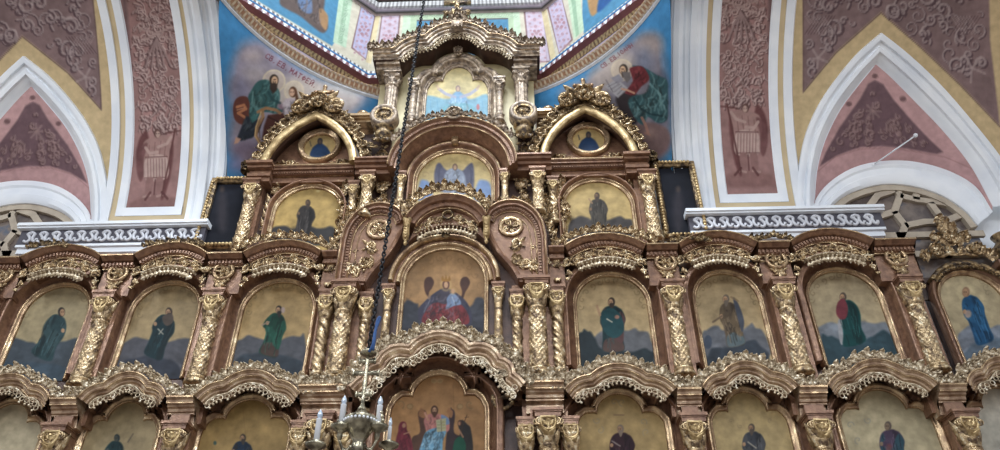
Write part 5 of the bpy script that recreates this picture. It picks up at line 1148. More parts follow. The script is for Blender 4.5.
# shoulder panels with roundels either side of the hood
for sx, w in ((-1, 'left'), (1, 'right')):
    out = np.array([(.60, 8.36), (.66, 8.50), (.80, 8.60), (.97, 8.64), (1.15, 8.60), (1.32, 8.45), (1.42, 8.25), (1.46, 8.0), (1.46, 7.30)])
    inn = np.array([(1.10, 7.30), (1.02, 7.48), (.93, 7.62), (.80, 7.80), (.70, 8.02), (.64, 8.2)])
    so = smooth(out[:8], 5); so = np.vstack([so, [(1.46, 7.30)]]); si = smooth(inn, 5)
    poly = np.vstack([so, si]); poly[:, 0] *= sx; pl = poly if sx < 0 else poly
    t = T_('curved brown shoulder panel with gilded roundel and square carving, %s of the hood' % w, 'panel', 'shoulder_panel', sx*1.1, 7.9)
    m = MB(); prism(m, [tuple(p) for p in (poly[::-1] if sx > 0 else poly)], -.12, .08); m.build('board', WOOD, t, smooth=False)
    q = so.copy(); q[:, 0] *= sx; q = q if sx > 0 else q[::-1]
    m = MB(); m.sweep(q, [(.02, -.12), (.02, .22), (-.01, .22), (-.03, .18), (-.05, .175), (-.06, .12), (-.11, .12), (-.12, .08)]); m.build('moulding', WOOD, t, sharp=35)
    g = MB(); bead(g, q, 0, .222, .012); bead(g, q, -.12, .09, .012); bead(g, q, -.2, .085, .009); g.build('gilt_bead', FRAMEG, t)
    dn = MB(); dentils(dn, q, -.10, -.065, .12, .14, .05); dn.build('dentil_edging', WOOD, t, smooth=False)
    q = si.copy(); q[:, 0] *= sx; q = q[::-1] if sx > 0 else q
    m = MB(); m.sweep(q, [(-.03, -.12), (-.03, .11), (0, .13), (.03, .11), (.04, .08)]); x0, x1 = sorted((sx*1.08, sx*1.48)); m.box(x0, x1, -.13, .12, 7.26, 7.33); m.box(x0-.02, x1+.02, -.16, .12, 7.30, 7.36); m.build('edge_moulding', WOOD, t, sharp=35)
    m = MB(); m.put(RING, sx*.97, 8.24, .08, 0, .31, 1, .14); ro = m.build('roundel', FRAMEG, t)
    m = MB(); m.put(ROSE, sx*.97, 8.24, .08, 0, .18, 1, .2)
    for k in range(4): m.put(RINC, sx*.97+.07*math.cos(k*PI/2), 8.24+.07*math.sin(k*PI/2), .08, k*PI/2, .11, 1, .12)
    m.build('carving', GOLD, ro)
    m = MB()
    for k, (dx, dz) in enumerate(((-.1, -.05), (.1, -.05), (-.1, .08), (.1, .08))): m.put(RINC, sx*1.28+dx, 7.56+dz, .08, k*PI/2, .17, 1, .2)
    m.put(ROSE, sx*1.28, 7.57, .09, 0, .22, 1, .2); m.put(PALM, sx*1.08, 7.6, .08, sx*.6, .15, 1, .15); m.put(RINC, sx*1.08, 7.88, .08, sx*.6, .18, sx, .2); m.put(LEAF, sx*1.0, 7.8, .08, -sx*.6, .16, sx, .16); m.put(RINC, sx*1.28, 7.85, .08, 0, .06, 1, .06); m.build('carving', GOLD, t)

# second centre: angel with wings
X2 = .09
def paint_angels(P):
    bgicon(P, 15); tendrils(P, [(425, 175), (428, 165), (487, 168), (484, 160), (436, 158), (475, 157)], (140, 116, 80), 4)
    P.sm([(418, 200), (420, 182), (425, 180), (430, 184), (432, 200)], (110, 132, 168), 1.5); P.sm([(474, 200), (478, 182), (484, 180), (490, 184), (492, 200)], (112, 134, 170), 1.5)
    P.sm([(436, 166), (440, 163), (445, 169), (452, 172), (462, 171), (467, 166), (472, 163), (474, 170), (474, 184), (472, 195), (460, 192), (445, 192), (437, 190), (434, 178)], (84, 84, 102), 1)
    rb = [(446, 172), (454, 168), (463, 172), (466, 184), (462, 197), (446, 197), (443, 184)]; P.sm(rb, (134, 142, 158), .9); folds(P, rb, 12, (184, 190, 200), 3, .8, .6, 9)
    P.ell(455, 167, 2.6, 3.4, (104, 84, 76)); P.ell(455, 167.4, 1.6, 2.4, (176, 146, 118)); 
    for x, a in ((440, -1), (470, 1)):
        for k in range(5): P.line([(x+a*k*.7, 168+k), (x+a*(2-k*.6), 190)], .8, (60, 60, 80), .4)
icon(X2, 8.8, arch_outline(X2, .585, 8.62, 9.30, .585, 30), (188, 170, 122), paint_angels, 'arched icon of a winged blue-grey angel on pale gold ground, upper centre', wall=-.11, frame=.06, surround=.07)
t = T_('big plain brown round-arched hood with gilded rims above the winged angel icon', 'cornice', 'arched_hood', X2, 9.6)
P = np.array([(X2+1.0*math.cos(a), 9.30+.99*math.sin(a)) for a in np.linspace(PI-.0, 0, 36)])
m = MB(); m.sweep(P, [(0, -.12), (0, .34), (-.03, .34), (-.05, .30), (-.085, .295), (-.10, .25), (-.13, .245), (-.14, .22), (-.19, .05), (-.22, -.02), (-.225, -.12)]); m.build('moulding', WOOD, t, sharp=40)
g = MB(); bead(g, P, -.012, .342, .014); bead(g, P, -.135, .246, .013); g.build('gilt_bead', FRAMEG, t)
dn = MB(); dentils(dn, P, -.095, -.055, .285, .305, .04, .4); dn.build('dentil_edging', WOOD, t, smooth=False)
m = MB(); Q = np.array([(X2+.73*math.cos(a), 9.30+.73*math.sin(a)) for a in np.linspace(PI, 0, 30)]); m.sweep(Q, [(-.03, -.12), (-.03, .0), (0, .03), (.03, .0), (.03, -.12)]); m.box(X2-.05, X2+.05, -.08, .1, 9.97, 10.09); m.build('inner_arch', FRAMEG, t)
m = MB(); Q = P[6:-6]; cresting(m, Q, .11, .08, .33); m.put(FLOWER, X2, 10.36, .34, 0, .22, 1, .2); m.put(RING, X2, 10.36, .33, 0, .24, 1, .12); m.build('cresting', GREYG, t)
for sx, w in ((-1, 'left'), (1, 'right')):
    column('smooth', X2+sx*.80, 8.62, 9.33, .05, 'short gilded column just %s of the winged angel icon' % w, y=-.06, hc=.2, capw=3.2)

# piers and entablatures beside the hood (z 8.6-9.5)
for sx, w in ((-1, 'left'), (1, 'right')):
    xx = X2+sx*1.28
    column('vine', xx+sx*.02, 8.45, 9.27, .075, 'gilded carved column on the %s pier beside the winged angel' % w, y=-.12, hc=.28)
    column('twist', xx+sx*.25, 8.35, 9.2, .055, 'slim twisted column outside the %s pier, next to the side arched icon' % w, y=0, hc=.25)
    t = T_('moulded brown entablature piece on the %s pier beside the big round hood' % w, 'entablature block', 'entablature_block', xx, 9.3)
    m = MB(); x0, x1 = sorted((X2+sx*.98, X2+sx*1.52))
    for z0, z1, d in ((9.28, 9.36, .14), (9.36, 9.42, .2), (9.42, 9.47, .26), (9.47, 9.5, .3)): m.box(x0, x1, -d, .12, z0, z1)
    m.build('moulding', WOOD, t, smooth=False)
    m = MB(); m.put(RINC, xx-sx*.18, 9.05, .0, 0, .1, 1, .1); m.put(PALM, xx-sx*.18, 8.9, 0, PI, .12, 1, .1); m.put(CREST, xx, 8.55, .1, 0, .14, 1, .12); m.put(CREST, xx-sx*.16, 8.58, .06, 0, .12, 1, .12); m.put(CREST, xx+sx*.2, 8.5, .06, 0, .12, 1, .12); m.put(PALM, xx+sx*.1, 8.68, .0, 0, .12, 1, .1)
    for k in range(7): m.put((RINC, PALM, ROSE)[k % 3], xx+sx*(-.2+.0*k), 9.2-k*.09, -.08, k*.9, .16, 1 if k % 2 else -1, .18); m.put((PALM, RINC)[k % 2], xx+sx*.13, 9.2-k*.1, -.08, k*1.3, .14, 1, .16); m.put((PALM, RINC)[k % 2], xx+sx*.38, 9.15-k*.12, -.06, k*1.1, .14, 1, .16)
    m.build('carving', GOLD, t)
    t = T_('row of gilded leaves on top of the %s curved shoulder panel' % w, 'cresting', 'leaf_cresting', sx*1.0, 8.6); m = MB()
    cresting(m, smooth([(sx*.62, 8.44), (sx*.8, 8.62), (sx*.97, 8.66), (sx*1.17, 8.61), (sx*1.38, 8.45), (sx*1.5, 8.15), (sx*1.53, 7.9)][::sx], 5), .13, .09, .06); m.build('leaves', GOLD, t)

# top centre
X3 = .08
def paint_top(P):
    bgicon(P, 16); P.mottle(.05, 6, 9)
    P.sm([(426, 98), (432, 96), (445, 99), (458, 98), (472, 99), (488, 95), (490, 120), (424, 120)], (116, 158, 176), 1.2)
    P.sm([(450, 100), (453, 94), (458, 91), (463, 94), (468, 100), (474, 118), (444, 118)], (112, 150, 180), 1); P.sm([(446, 105), (470, 104), (474, 118), (444, 118)], (96, 156, 160), 1, .6)
    P.line([(455, 97), (446, 94), (439, 89)], 3, (150, 152, 170), .9); P.line([(461, 97), (470, 94), (477, 89)], 3, (150, 152, 170), .9); P.line([(439, 89), (437, 86)], 2, (196, 168, 140), .9); P.line([(477, 89), (479, 86)], 2, (196, 168, 140), .9)
    folds(P, [(450, 98), (466, 98), (472, 116), (446, 116)], 12, (176, 200, 210), 5, .8, .6, 8); P.ell(458, 88.5, 2.4, 3.2, (120, 100, 96)); P.ell(458, 89, 1.5, 2.3, (190, 160, 136)); P.ell(478, 107, 1.6, 3, (160, 96, 100))
    for x in (430, 437, 482): P.line([(x, 100), (x+2, 116)], 1, (90, 140, 170), .5)
o3 = trefoil_outline(X3, .53, 10.55, 11.22, 11.58, 11.93, .26)
icon(X3, 10.6, o3, (196, 184, 138), paint_top, 'topmost icon, trefoil-headed, of a figure with outspread arms in pale blue', wall=-.11, frame=.05, surround=.09, fm=GREYG, sm=GREYG)
t = T_('grey-gilt lobed arch moulding framing the topmost icon', 'arch moulding', 'icon_arch', X3, 11.5)
q = trefoil_outline(X3, .70, 11.3, 11.42, 11.72, 12.12, .42)
m = MB(); m.sweep(q, [(-.06, -.12), (-.06, 0), (-.02, .04), (.03, .04), (.06, 0), (.06, -.12)]); m.build('band', GREYG, t)
m = MB(); m.put(FLOWER, X3, 12.17, .07, 0, .2, 1, .18); m.put(PALM, X3, 12.1, .06, 0, .14, 1, .12); m.put(PALM, X3, 12.1, .06, PI, .1, 1, .1); m.build('keystone', GREYG, t)
for sx, w in ((-1, 'left'), (1, 'right')):
    column('smooth', X3+sx*.73, 10.42, 11.42, .06, 'small grey-gilt column just %s of the topmost icon' % w, y=-.04, hc=.24, GM=GREYG)
    column('fluted', X3+sx*1.1, 10.5, 11.55, .11, 'fluted grey-gilt pilaster column under the %s end of the top pediment' % w, y=-.08, hc=.26, GM=GREYG, capw=2.5)
t = T_('topmost lobed pediment cornice with leafy cresting and carved soffit', 'pediment', 'crowning_pediment', X3, 12)
hw = 1.33
Rr = cat(arc(-.02, 12.50, .56, 12.16, .10, 12)[1:], arc(.56, 12.16, 1.06, 11.86, .085, 10), np.array([(1.06, 11.86), (1.12, 11.84), (hw+.1, 11.84)])); Lf = Rr[::-1].copy(); Lf[:, 0] *= -1
PT = np.vstack([Lf, [(0, 12.52)], Rr]); PT[:, 0] += X3
m = MB(); m.sweep(PT, [(0, -.12), (0, .46), (-.03, .46), (-.045, .43), (-.07, .425), (-.085, .39), (-.12, .385), (-.14, .35), (-.17, .345)]); m.build('moulding', GREYG, t, sharp=40); m = MB(); m.sweep(PT, [(-.165, .35), (-.16, .1), (-.15, -.11)], caps=False); m.build('soffit', DWOOD_SHADE, t)  # pediment underside: shadow put in as a dark colour
m = MB()
for n, d in ((-.015, .462), (-.075, .4), (-.13, .32)): bead(m, PT, n, d, .012)
m.build('gilt_bead', FRAMEG, t)
m = MB(); cresting(m, resample(PT, .05)[0], .165, .085, .43, tilt_=-.5); m.put(PALM, X3-1.42, 11.86, .4, .6, .16, 1, .15); m.put(PALM, X3+1.42, 11.86, .4, -.6, .16, 1, .15); m.build('cresting', GREYG, t)
m = MB(); Q = resample(PT, .05)[0]; Q = Q[abs(Q[:, 0]-X3) < 1.1]; loops(m, dup_off(Q, -.16), .045, .07, .33); loops(m, dup_off(Q, -.2), .04, .065, .30); m.build('fringe', PALEG, t)
m = MB(); m.box(X3-.1, X3+.1, -.48, -.1, 12.36, 12.52); m.put(PALM, X3, 12.4, .46, PI, .14, 1, .12); m.put(SCROLL, X3-.05, 12.32, .46, 0, .1, -1, .1); m.put(SCROLL, X3+.05, 12.32, .46, 0, .1, 1, .1); m.build('keystone', GREYG, t)
for sx, w in ((-1, 'left'), (1, 'right')):
    m = MB(); x0, x1 = sorted((X3+sx*.98, X3+sx*1.38))
    for z0, z1, d in ((11.55, 11.62, .24), (11.62, 11.68, .30), (11.68, 11.74, .34), (11.74, 11.82, .40)): m.box(x0, x1, -d, .12, z0, z1)
    m.build('impost', GREYG, t, smooth=False)
def cross(mb, x, z, d, s, bars=((.62, .28), (.80, .17)), w=.035):
    mb.box(x-w, x+w, -d-w, -d+w, z, z+s)
    for f, hw_ in bars: mb.box(x-hw_*s, x+hw_*s, -d-w*.8, -d+w*.8, z+f*s-w, z+f*s+w)
    for f, hw_ in bars[:1]:
        for sg in (-1, 1): mb.ball((x+sg*hw_*s, -d, z+f*s), w*1.5, 8, 6)
    mb.ball((x, -d, z+s), w*1.5, 8, 6)
t = T_('tall grey-gilt cross crowning the topmost pediment', 'cross', 'crowning_cross', X3, 12.6, y=-.36)
m = MB(); cross(m, X3-.02, 12.58, .36, .95, ((.29, .2), (.6, .26)), .04)
for k in range(4): m.put(LEAF0, X3-.02, 12.86, .38, PI/4+k*PI/2, .16, 1, .08); m.put(ROSE, X3-.02+.2*math.cos(k*PI/2), 12.86+.16*math.sin(k*PI/2), .4, 0, .12, 1, .1)
m.build('cross', DGOLD, t)
m = MB(); m.put(PALM, X3, 12.5, .4, 0, .2, 1, .18); m.put(CREST, X3, 12.58, .42, 0, .2, 1, .2); m.box(X3-.09, X3+.09, -.44, -.28, 12.5, 12.66); m.build('foot', GREYG, t)

# round medallions on brackets in front of the upper centre
for sx, w in ((-1, 'left'), (1, 'right')):
    mx = .07+sx*1.13; t = T_('round carved medallion on a bracket below the %s fluted column' % w, 'medallion', 'carved_medallion', mx, 10.3, y=-.2)
    m = MB(); th = np.linspace(0, 2*PI, 29); P = [(mx+.2*math.cos(a), 10.42+.2*math.sin(a)) for a in th[::-1]]
    m.sweep(P[:-1], [(-.2, .1), (-.2, .26), (-.06, .26), (-.04, .30), (.0, .32), (.03, .28), (.03, .1)], closed=True); m.build('disc', GREYG, t)
    m = MB(); m.put(ROSE, mx, 10.42, .27, 0, .17, 1, .14); m.put(RING, mx, 10.42, .27, 0, .3, 1, .1)
    for k in range(6): m.put(RINC, mx+.09*math.cos(k*1.047), 10.42+.09*math.sin(k*1.047), .25, k*1.047, .10, 1, .1)
    m.build('carving', DGOLD, t)
    m = MB(); m.lathe(mx, -.14, [(0, 9.92), (.03, 9.94), (.05, 9.98), (.13, 10.06), (.14, 10.12), (.1, 10.15), (.14, 10.17), (.17, 10.2), (.17, 10.23), (0, 10.24)], 16)
    for k in range(3): m.put(PALM, mx+(k-1)*.08, 9.98, .2, PI, .14, 1, .12); m.put(LEAF, mx+(k-1)*.07, 9.86, .16, PI+(k-1)*.3, .12, 1, .1)
    m.put(RINC, mx+sx*.2, 9.9, .06, 0, .14, sx, .12); m.put(PALM, mx+sx*.26, 9.75, .05, 0, .16, 1, .1); m.put(RINC, mx+sx*.2, 9.66, .06, 0, .12, sx, .12); m.put(PALM, mx, 9.66, .05, 0, .18, 1, .1); m.put(PALM, mx-sx*.1, 9.6, .05, .4*sx, .14, 1, .1)
    m.build('bracket', DGOLD, t)
    m = MB(); x0, x1 = sorted((mx-sx*.1, mx+sx*.36)); prism(m, [(x0, 9.5), (x1, 9.5), (x1, 10.3), (x0, 10.3)], -.3, -.05); m.build('board', DWOOD_SHADE, t, smooth=False)
    t2 = T_('small gilded ledge with finial beside the %s medallion' % w, 'ledge', 'gilded_ledge', mx+sx*.45, 10.4)
    m = MB(); x0, x1 = sorted((mx+sx*.22, mx+sx*.62))
    for z0, z1, d in ((10.42, 10.47, .12), (10.47, 10.5, .16), (10.5, 10.55, .2)): m.box(x0, x1, -d, .2, z0, z1)
    m.build('shelf', FRAMEG, t2, smooth=False)
    m = MB(); m.lathe(mx+sx*.42, 0, [(.1, 10.55), (.1, 10.6), (.06, 10.62), (.1, 10.68), (.1, 10.72), (.05, 10.74), (0, 10.78)], 12); m.build('finial', FRAMEG, t2)

# ---- side bays with pointed gables -----------------------------------------
def paint_oval(P):
    bgicon(P, 17)
    for cx, cy in ((320, 147), (589, 141)):
        P.sm([(cx-9, cy+10), (cx-8, cy+2), (cx-4, cy-2), (cx, cy-4), (cx+4, cy-2), (cx+8, cy+2), (cx+10, cy+10)], (38, 60, 92), .8); P.ell(cx, cy-5.5, 2.6, 3.4, (52, 52, 60)); P.ell(cx, cy-5.2, 1.5, 2.2, (120, 100, 84), alpha=.7)
        P.line([(cx-9, cy-1), (cx-10, cy-5)], 1.4, (90, 84, 76), .8)
def paint_sideL(P):
    bgicon(P, 18); P.ell(318, 191, 1.5, 1.2, (210, 200, 150), 0, 1, .6); hills(P, [(262, 245), (270, 230), (280, 226), (292, 229), (302, 226), (316, 228), (330, 226), (338, 232), (338, 245)], (66, 62, 62), 1.2)
    saint(P, 308, 203, 302, 238, 9.5, (72, 66, 64), None, hair=(62, 52, 46), face=(104, 84, 66), d=-1, shape=0)
def paint_sideR(P):
    bgicon(P, 19); hills(P, [(566, 242), (570, 222), (580, 216), (592, 220), (608, 220), (620, 216), (632, 220), (634, 242)], (82, 70, 66), 1.2)
    saint(P, 597, 196, 600, 234, 9.5, (84, 76, 68), (92, 84, 74), hair=(70, 58, 50), face=(120, 96, 74), d=-1, shape=0); P.line([(592, 203), (589, 199)], 1.6, (150, 120, 92), .9)
for sx, w, fn in ((-1, 'left', paint_sideL), (1, 'right', paint_sideR)):
    xc = sx*2.17+(.03 if sx > 0 else 0.0); hb = .74
    other = 'under the %s pointed gable' % w
    # gable
    t = T_('bright gilded pointed gable arch of the %s side bay, topped with open scrollwork' % w, 'gable', 'pointed_gable', xc, 9.5)
    za, zb = 10.56, 9.48
    Lh = arc(xc-hb-.03, zb, xc, za, .17, 16); Rh = arc(xc, za, xc+hb+.03, zb, .17, 16); GP = cat(Lh, Rh)
    m = MB()
    m.sweep(Lh, [(0, -.05), (0, .23), (-.01, .25), (-.055, .262), (-.115, .25), (-.125, .22), (-.125, .19)]); m.sweep(Rh, [(0, -.05), (0, .23), (-.01, .25), (-.055, .262), (-.115, .25), (-.125, .22), (-.125, .19)]); m.build('arch_band', BGOLD, t)
    m = MB(); m.sweep(Lh, [(-.02, .2), (-.12, .2), (-.09, .1), (-.02, -.11), (-.0, -.11)]); m.sweep(Rh, [(-.02, .2), (-.12, .2), (-.09, .1), (-.02, -.11), (-.0, -.11)]); m.build('soffit', DWOOD_SHADE, t)  # dark colour stands for the shadow inside the gable band
    m = MB(); prism(m, [tuple(p) for p in cat(Lh, Rh)], -.30, -.12); m.build('tympanum', WOOD, t, smooth=False)
    m = MB(); 
    for Q in (Lh, Rh):
        q = dup_off(Q, .03); R_, A_ = resample(q, .17)
        for i, ((x, z), a) in enumerate(zip(R_, A_)):
            up = 1 if Q is Lh else -1; f = (i/(len(R_)-1)) if Q is Lh else 1-i/(len(R_)-1); s = .17+.15*f
            m.put(SCROLL, x-math.sin(a)*.02, z+math.cos(a)*.02, .16, a, s, up, s*1.1); m.put(LEAF, x-math.sin(a)*.02, z+math.cos(a)*.02, .17, a+up*.9, s*.8, up, s*.8); m.put(CURLL, x, z, .17, a-up*.5, s*.7, 1, s*.6)
            if i % 2 == 0 and f > .35: m.put(ROSE, x-math.sin(a)*s*.55, z+math.cos(a)*s*.55, .2, a, s*1.0, 1, s)
        m.sweep(q, [(0, .04), (0, .13), (.03, .13), (.03, .04)])
    m.put(FLOWER, xc, za+.17, .30, 0, .40, 1, .3)
    for s2 in (-1, 1): m.put(SCROLL, xc+s2*.2, za+.02, .24, -s2*.5, .36, s2, .3); m.put(FLOWER, xc+s2*.3, za+.04, .26, 0, .30, 1, .24); m.put(LEAF, xc+s2*.12, za+.2, .26, -s2*.6, .26, s2, .24); m.put(PALM, xc, za+.16, .14, 0, .24, 1, .18); m.put(RING, xc, za+.14, .15, 0, .3, 1, .16); m.build('scroll_cresting', GOLD, t)
    m = MB(); cross(m, xc+.02, za+.33, .16, .34, ((.62, .42),), .028); m.build('cross', FRAMEG, t)
    # spandrel carvings and oval icon
    m = MB()
    for s2 in (-1, 1): m.put(RINC, xc+s2*.42, 9.66, -.11, 0, .18, -s2, .2); m.put(PALM, xc+s2*.56, 9.6, -.11, s2*.5, .17, 1, .16); m.put(LEAF, xc+s2*.36, 9.58, -.11, s2*1.2, .12, -s2, .1)
    m.build('spandrel_carving', GOLD, t)
    th = np.linspace(PI*1.5, -PI*.5, 34)[:-1]; xo_ = -2.14 if sx < 0 else 2.25; ov = [(xo_+.27*math.cos(a), 10.10+.27*math.sin(a)) for a in th]
    oc = {-1: 10.0, 1: 10.0}[sx]
    ti = empty('icon', (xc, 0, 10.0), 'round icon of a half-length figure in dark blue inside the %s pointed gable' % w, 'icon')
    O = np.array(ov); x0, z0 = O.min(0); x1, z1 = O.max(0); X, Z = np.meshgrid(np.linspace(x0, x1, 90), np.linspace(z0, z1, 90)); G = np.stack([X, np.full(X.shape, .105), Z], -1); F = G.reshape(-1, 3)
    px, py = proj(F); P = Paint(px, py, (182, 160, 112))
    mx_, my_ = proj(np.array([xo_, .105, 10.10])); tx, ty = (320, 147) if sx < 0 else (589, 141); P.x = P.x-mx_+tx; P.y = P.y-my_+ty; paint_oval(P)
    mb = MB(); grid_cut(mb, G, P.c, inpoly(F[:, 0], F[:, 2], O)); mb.build('painting', OILP, ti)
    m = MB(); m.sweep(ov, [(-.02, -.12), (-.015, -.08), (.01, -.05), (.03, -.06), (.05, -.02), (.08, -.03), (.09, -.12)], closed=True); m.build('frame', FRAMEG, ti)
    # entablature
    t = T_('long moulded brown entablature at the foot of the %s pointed gable' % w, 'entablature', 'entablature', xc, 9.3)
    m = MB(); x0, x1 = (xc-.72, xc+.70)
    for z0, z1, d in ((9.24, 9.28, .02), (9.28, 9.36, .0), (9.36, 9.39, .07), (9.39, 9.42, .09), (9.42, 9.46, .13), (9.46, 9.485, .15)): m.box(x0, x1, -d, .12, z0, z1)
    xo0, xo1 = sorted((sx*2.78, sx*3.06))
    for z0, z1, d in ((9.18, 9.26, .12), (9.26, 9.32, .16), (9.32, 9.40, .12), (9.40, 9.45, .2), (9.45, 9.5, .26)): m.box(xo0-d*.25, xo1+d*.25, -d-.02, .12, z0, z1)
    m.build('moulding', WOOD, t, smooth=False)
    m = MB(); dentils(m, [(x0, 9.40), (x1, 9.40)], -.035, .0, .07, .1, .04); m.build('dentil_edging', WOOD, t, smooth=False)
    m = MB(); m.box(x0, x1, -.16, -.14, 9.475, 9.495); m.box(x0, x1, -.03, -.01, 9.355, 9.37); m.build('gilt_bead', FRAMEG, t, smooth=False)
    # arched icon
    icon(xc+sx*.0, 8.0, arch_outline(xc+(.04 if sx < 0 else .09), .50, 7.85, 8.72, .48, 28), (184, 162, 112) if sx > 0 else (168, 144, 92), fn, 'arched icon of a dark standing figure on gold ground '+other, wall=-.10, frame=.055, surround=.045)
    xi = xc+(.04 if sx < 0 else .09)
    t = T_('gilded scroll carvings around the arched icon '+other, 'carving', 'scroll_carving', xc, 9.0)
    m = MB()
    for s2 in (-1, 1):
        m.put(RINC, xi+s2*.54, 9.10, -.10, 0, .17, -s2, .2); m.put(PALM, xi+s2*.62, 9.14, -.10, s2*.7, .17, 1, .16); m.put(RINC, xi+s2*.36, 9.18, -.10, 0, .11, -s2, .14)
        for k in range(4): m.put(LEAF, xi+s2*.66, 8.95-k*.16, -.08, s2*.2, .14, s2, .1); m.put(ROSE, xi+s2*.66, 8.9-k*.16, -.08, 0, .08, 1, .1)
    m.build('carving', GOLD, t)
    # outer column and crest at its foot
    column('vine', sx*3.0+(.05 if sx > 0 else 0), 7.95, 9.2, .085, 'carved gold column at the outer edge of the %s side bay' % w, y=-.06, hc=.34)
    bb = MB(); xa_, xb_ = sorted((sx*2.86, sx*3.12)); bb.box(xa_, xb_, -.0, .12, 7.9, 9.25); bb.build('pilaster', WOOD, body, smooth=False)
    t = T_('small gilded leaves along the cornice below the %s arched side icon' % w, 'cresting', 'leaf_cresting', xc, 8.0)
    m = MB(); Q = arc(sx*2.3-.62, 7.83, sx*2.3+.62, 7.83, .19, 24); cresting(m, Q, .12, .085, .19); m.build('leaves', GOLD, t)
    # finial at the outer corner
    t = T_('small gilded finial on the outer corner of the %s side bay' % w, 'finial', 'corner_finial', sx*3.12, 9.6)
    m = MB(); m.lathe(sx*3.16, .0, [(.14, 9.5), (.14, 9.53), (.08, 9.56), (.06, 9.6), (.1, 9.66), (.07, 9.72), (.03, 9.74), (0, 9.8)], 12)
    for k in range(5): m.put(PALM, sx*3.16, 9.52, .08, (k-2)*.5, .13, 1, .1)
    m.build('finial', DGOLD, t)
# sparse crest leaves on the outer upper cornices
for x0, x1, lb in ((-6.0, -5.5, 'above the leftmost arched cornice of the upper row'), (-4.3, -3.5, 'above the second arched cornice from the left, upper row'), (3.3, 3.75, 'beside the right dark painting, on the upper cornice'), (4.4, 4.9, 'between the two outer right arched cornices')):
    t = T_('clump of small dark gilded leaves '+lb, 'cresting', 'leaf_cresting', (x0+x1)/2, 7.9); m = MB(); zc = 7.99 if abs(x1-x0) < .6 and abs(x0) > 5 else (7.86 if x0 in (3.3, 4.4) else 7.98)
    cresting(m, [(x0, zc-.05), ((x0+x1)/2, zc), (x1, zc-.05)], .10, .08, .18); m.build('leaves', DGOLD, t)

# ---- dark framed paintings hung beyond the side bays ----------------------------
def paint_dark(P):
    P.mottle(.12, 12, 4)
    for cx, cy in ((222, 205), (678, 205)): P.sm([(cx-3, cy+24), (cx-5, cy), (cx-2, cy-12), (cx+2, cy-14), (cx+5, cy-2), (cx+4, cy+24)], (66, 60, 64), 3, .55); P.ell(cx, cy-16, 2.4, 3, (84, 70, 62), 0, 1.5, .6)
for sx, w in ((-1, 'left'), (1, 'right')):
    x0, x1 = (-3.64, -3.10) if sx < 0 else (3.27, 3.76); z0, z1 = 8.12, (9.30 if sx < 0 else 9.42)
    t = T_('dark narrow framed painting with beaded gold frame hung beyond the %s side bay' % w, 'painting', 'framed_painting', (x0+x1)/2, 8.9, y=.1)
    X, Z = np.meshgrid(np.linspace(x0, x1, 70), np.linspace(z0, z1, 140)); G = np.stack([X, np.full(X.shape, .045), Z], -1); F = G.reshape(-1, 3); px, py = proj(F); P = Paint(px, py, (24, 26, 34)); paint_dark(P)
    mb = MB(); mb.grid(G, C=P.c); mb.build('canvas', MURAL, t)
    m = MB(); fr = [(x0, z0), (x0, z1), (x1, z1), (x1, z0)]; m.sweep(fr, [(-.01, -.08), (-.01, .0), (.02, .03), (.07, .03), (.09, -.01), (.09, -.08)], closed=True); fo = m.build('frame', DGOLD, t, smooth=False)
    m = MB(); Q, A = resample(fr+[fr[0]], .055)
    for (x, z) in dup_off(Q, .05) if False else Q: 
        cx, cz = (x0+x1)/2, (z0+z1)/2; dx = .045*np.sign(x-cx) if abs(x-cx) > (x1-x0)/2-.01 else 0; dz = .045*np.sign(z-cz) if abs(z-cz) > (z1-z0)/2-.01 else 0
        m.ball((x+dx, -.04, z+dz), .03, 8, 6)
    m.build('beading', BGOLD, fo)

# ---- wing icon beyond the right end ---------------------------------------------
def f7(P):
    bgicon(P, 23); tendrils(P, border_pts(962, 296, 26, 26), (130, 116, 90), 4); hills(P, [(955, 355), (958, 335), (970, 325), (985, 330), (1000, 325), (1010, 350)], (142, 158, 184)); hills(P, [(960, 360), (975, 342), (1000, 338), (1010, 360)], (104, 138, 172))
    saint(P, 966, 292, 986, 342, 11, (44, 112, 166), (56, 124, 176), hair=(150, 120, 96), d=-1, beard=False, shape=0, halo=(206, 190, 150)); P.ell(968, 314, 3.5, 4, (190, 160, 140), 0, 1, .8)
yw = .42; xw = 7.45
t = icon(xw, 6.1, arch_outline(xw, .43, 6.05, 7.13, .44), (184, 172, 142), f7, 'icon of a figure in bright blue robe on the wing at far right', wall=-yw, frame=.06, surround=.09)
m = MB(); m.box(6.9, 8.1, yw+.01, yw+.16, 5.6, 7.55); m.build('backing', DWOOD_SHADE, t, smooth=False)
t = T_('heavy gilded openwork scrolls and flowers above the blue-robed wing icon', 'carving', 'scroll_carving', xw, 7.7, y=.35)
m = MB(); A = arc(xw-.5, 7.42, xw+.5, 7.42, .26, 20); m.sweep(A, [(.05, -.42), (.05, -.27), (0, -.25), (-.03, -.3), (-.03, -.42)]); petals(m, dup_off(A, -.01), .085, .055, -.27); m.build('rim', DGOLD, t)
m = MB()
for s2 in (-1, 1):
    m.put(SCROLL, xw+s2*.22, 7.84, -.33, -s2*.2, .26, s2, .22); m.put(FLOWER, xw+s2*.3, 7.92, -.3, 0, .26, 1, .24); m.put(PALM, xw+s2*.42, 7.8, -.32, -s2*.9, .17, 1, .16); m.put(RINC, xw+s2*.1, 7.86, -.32, s2*.4, .16, s2, .16); m.put(SCROLL, xw+s2*.12, 8.1, -.34, s2*1.2, .17, s2, .18); m.put(PALM, xw+s2*.18, 8.12, -.34, -s2*.5, .16, 1, .16)
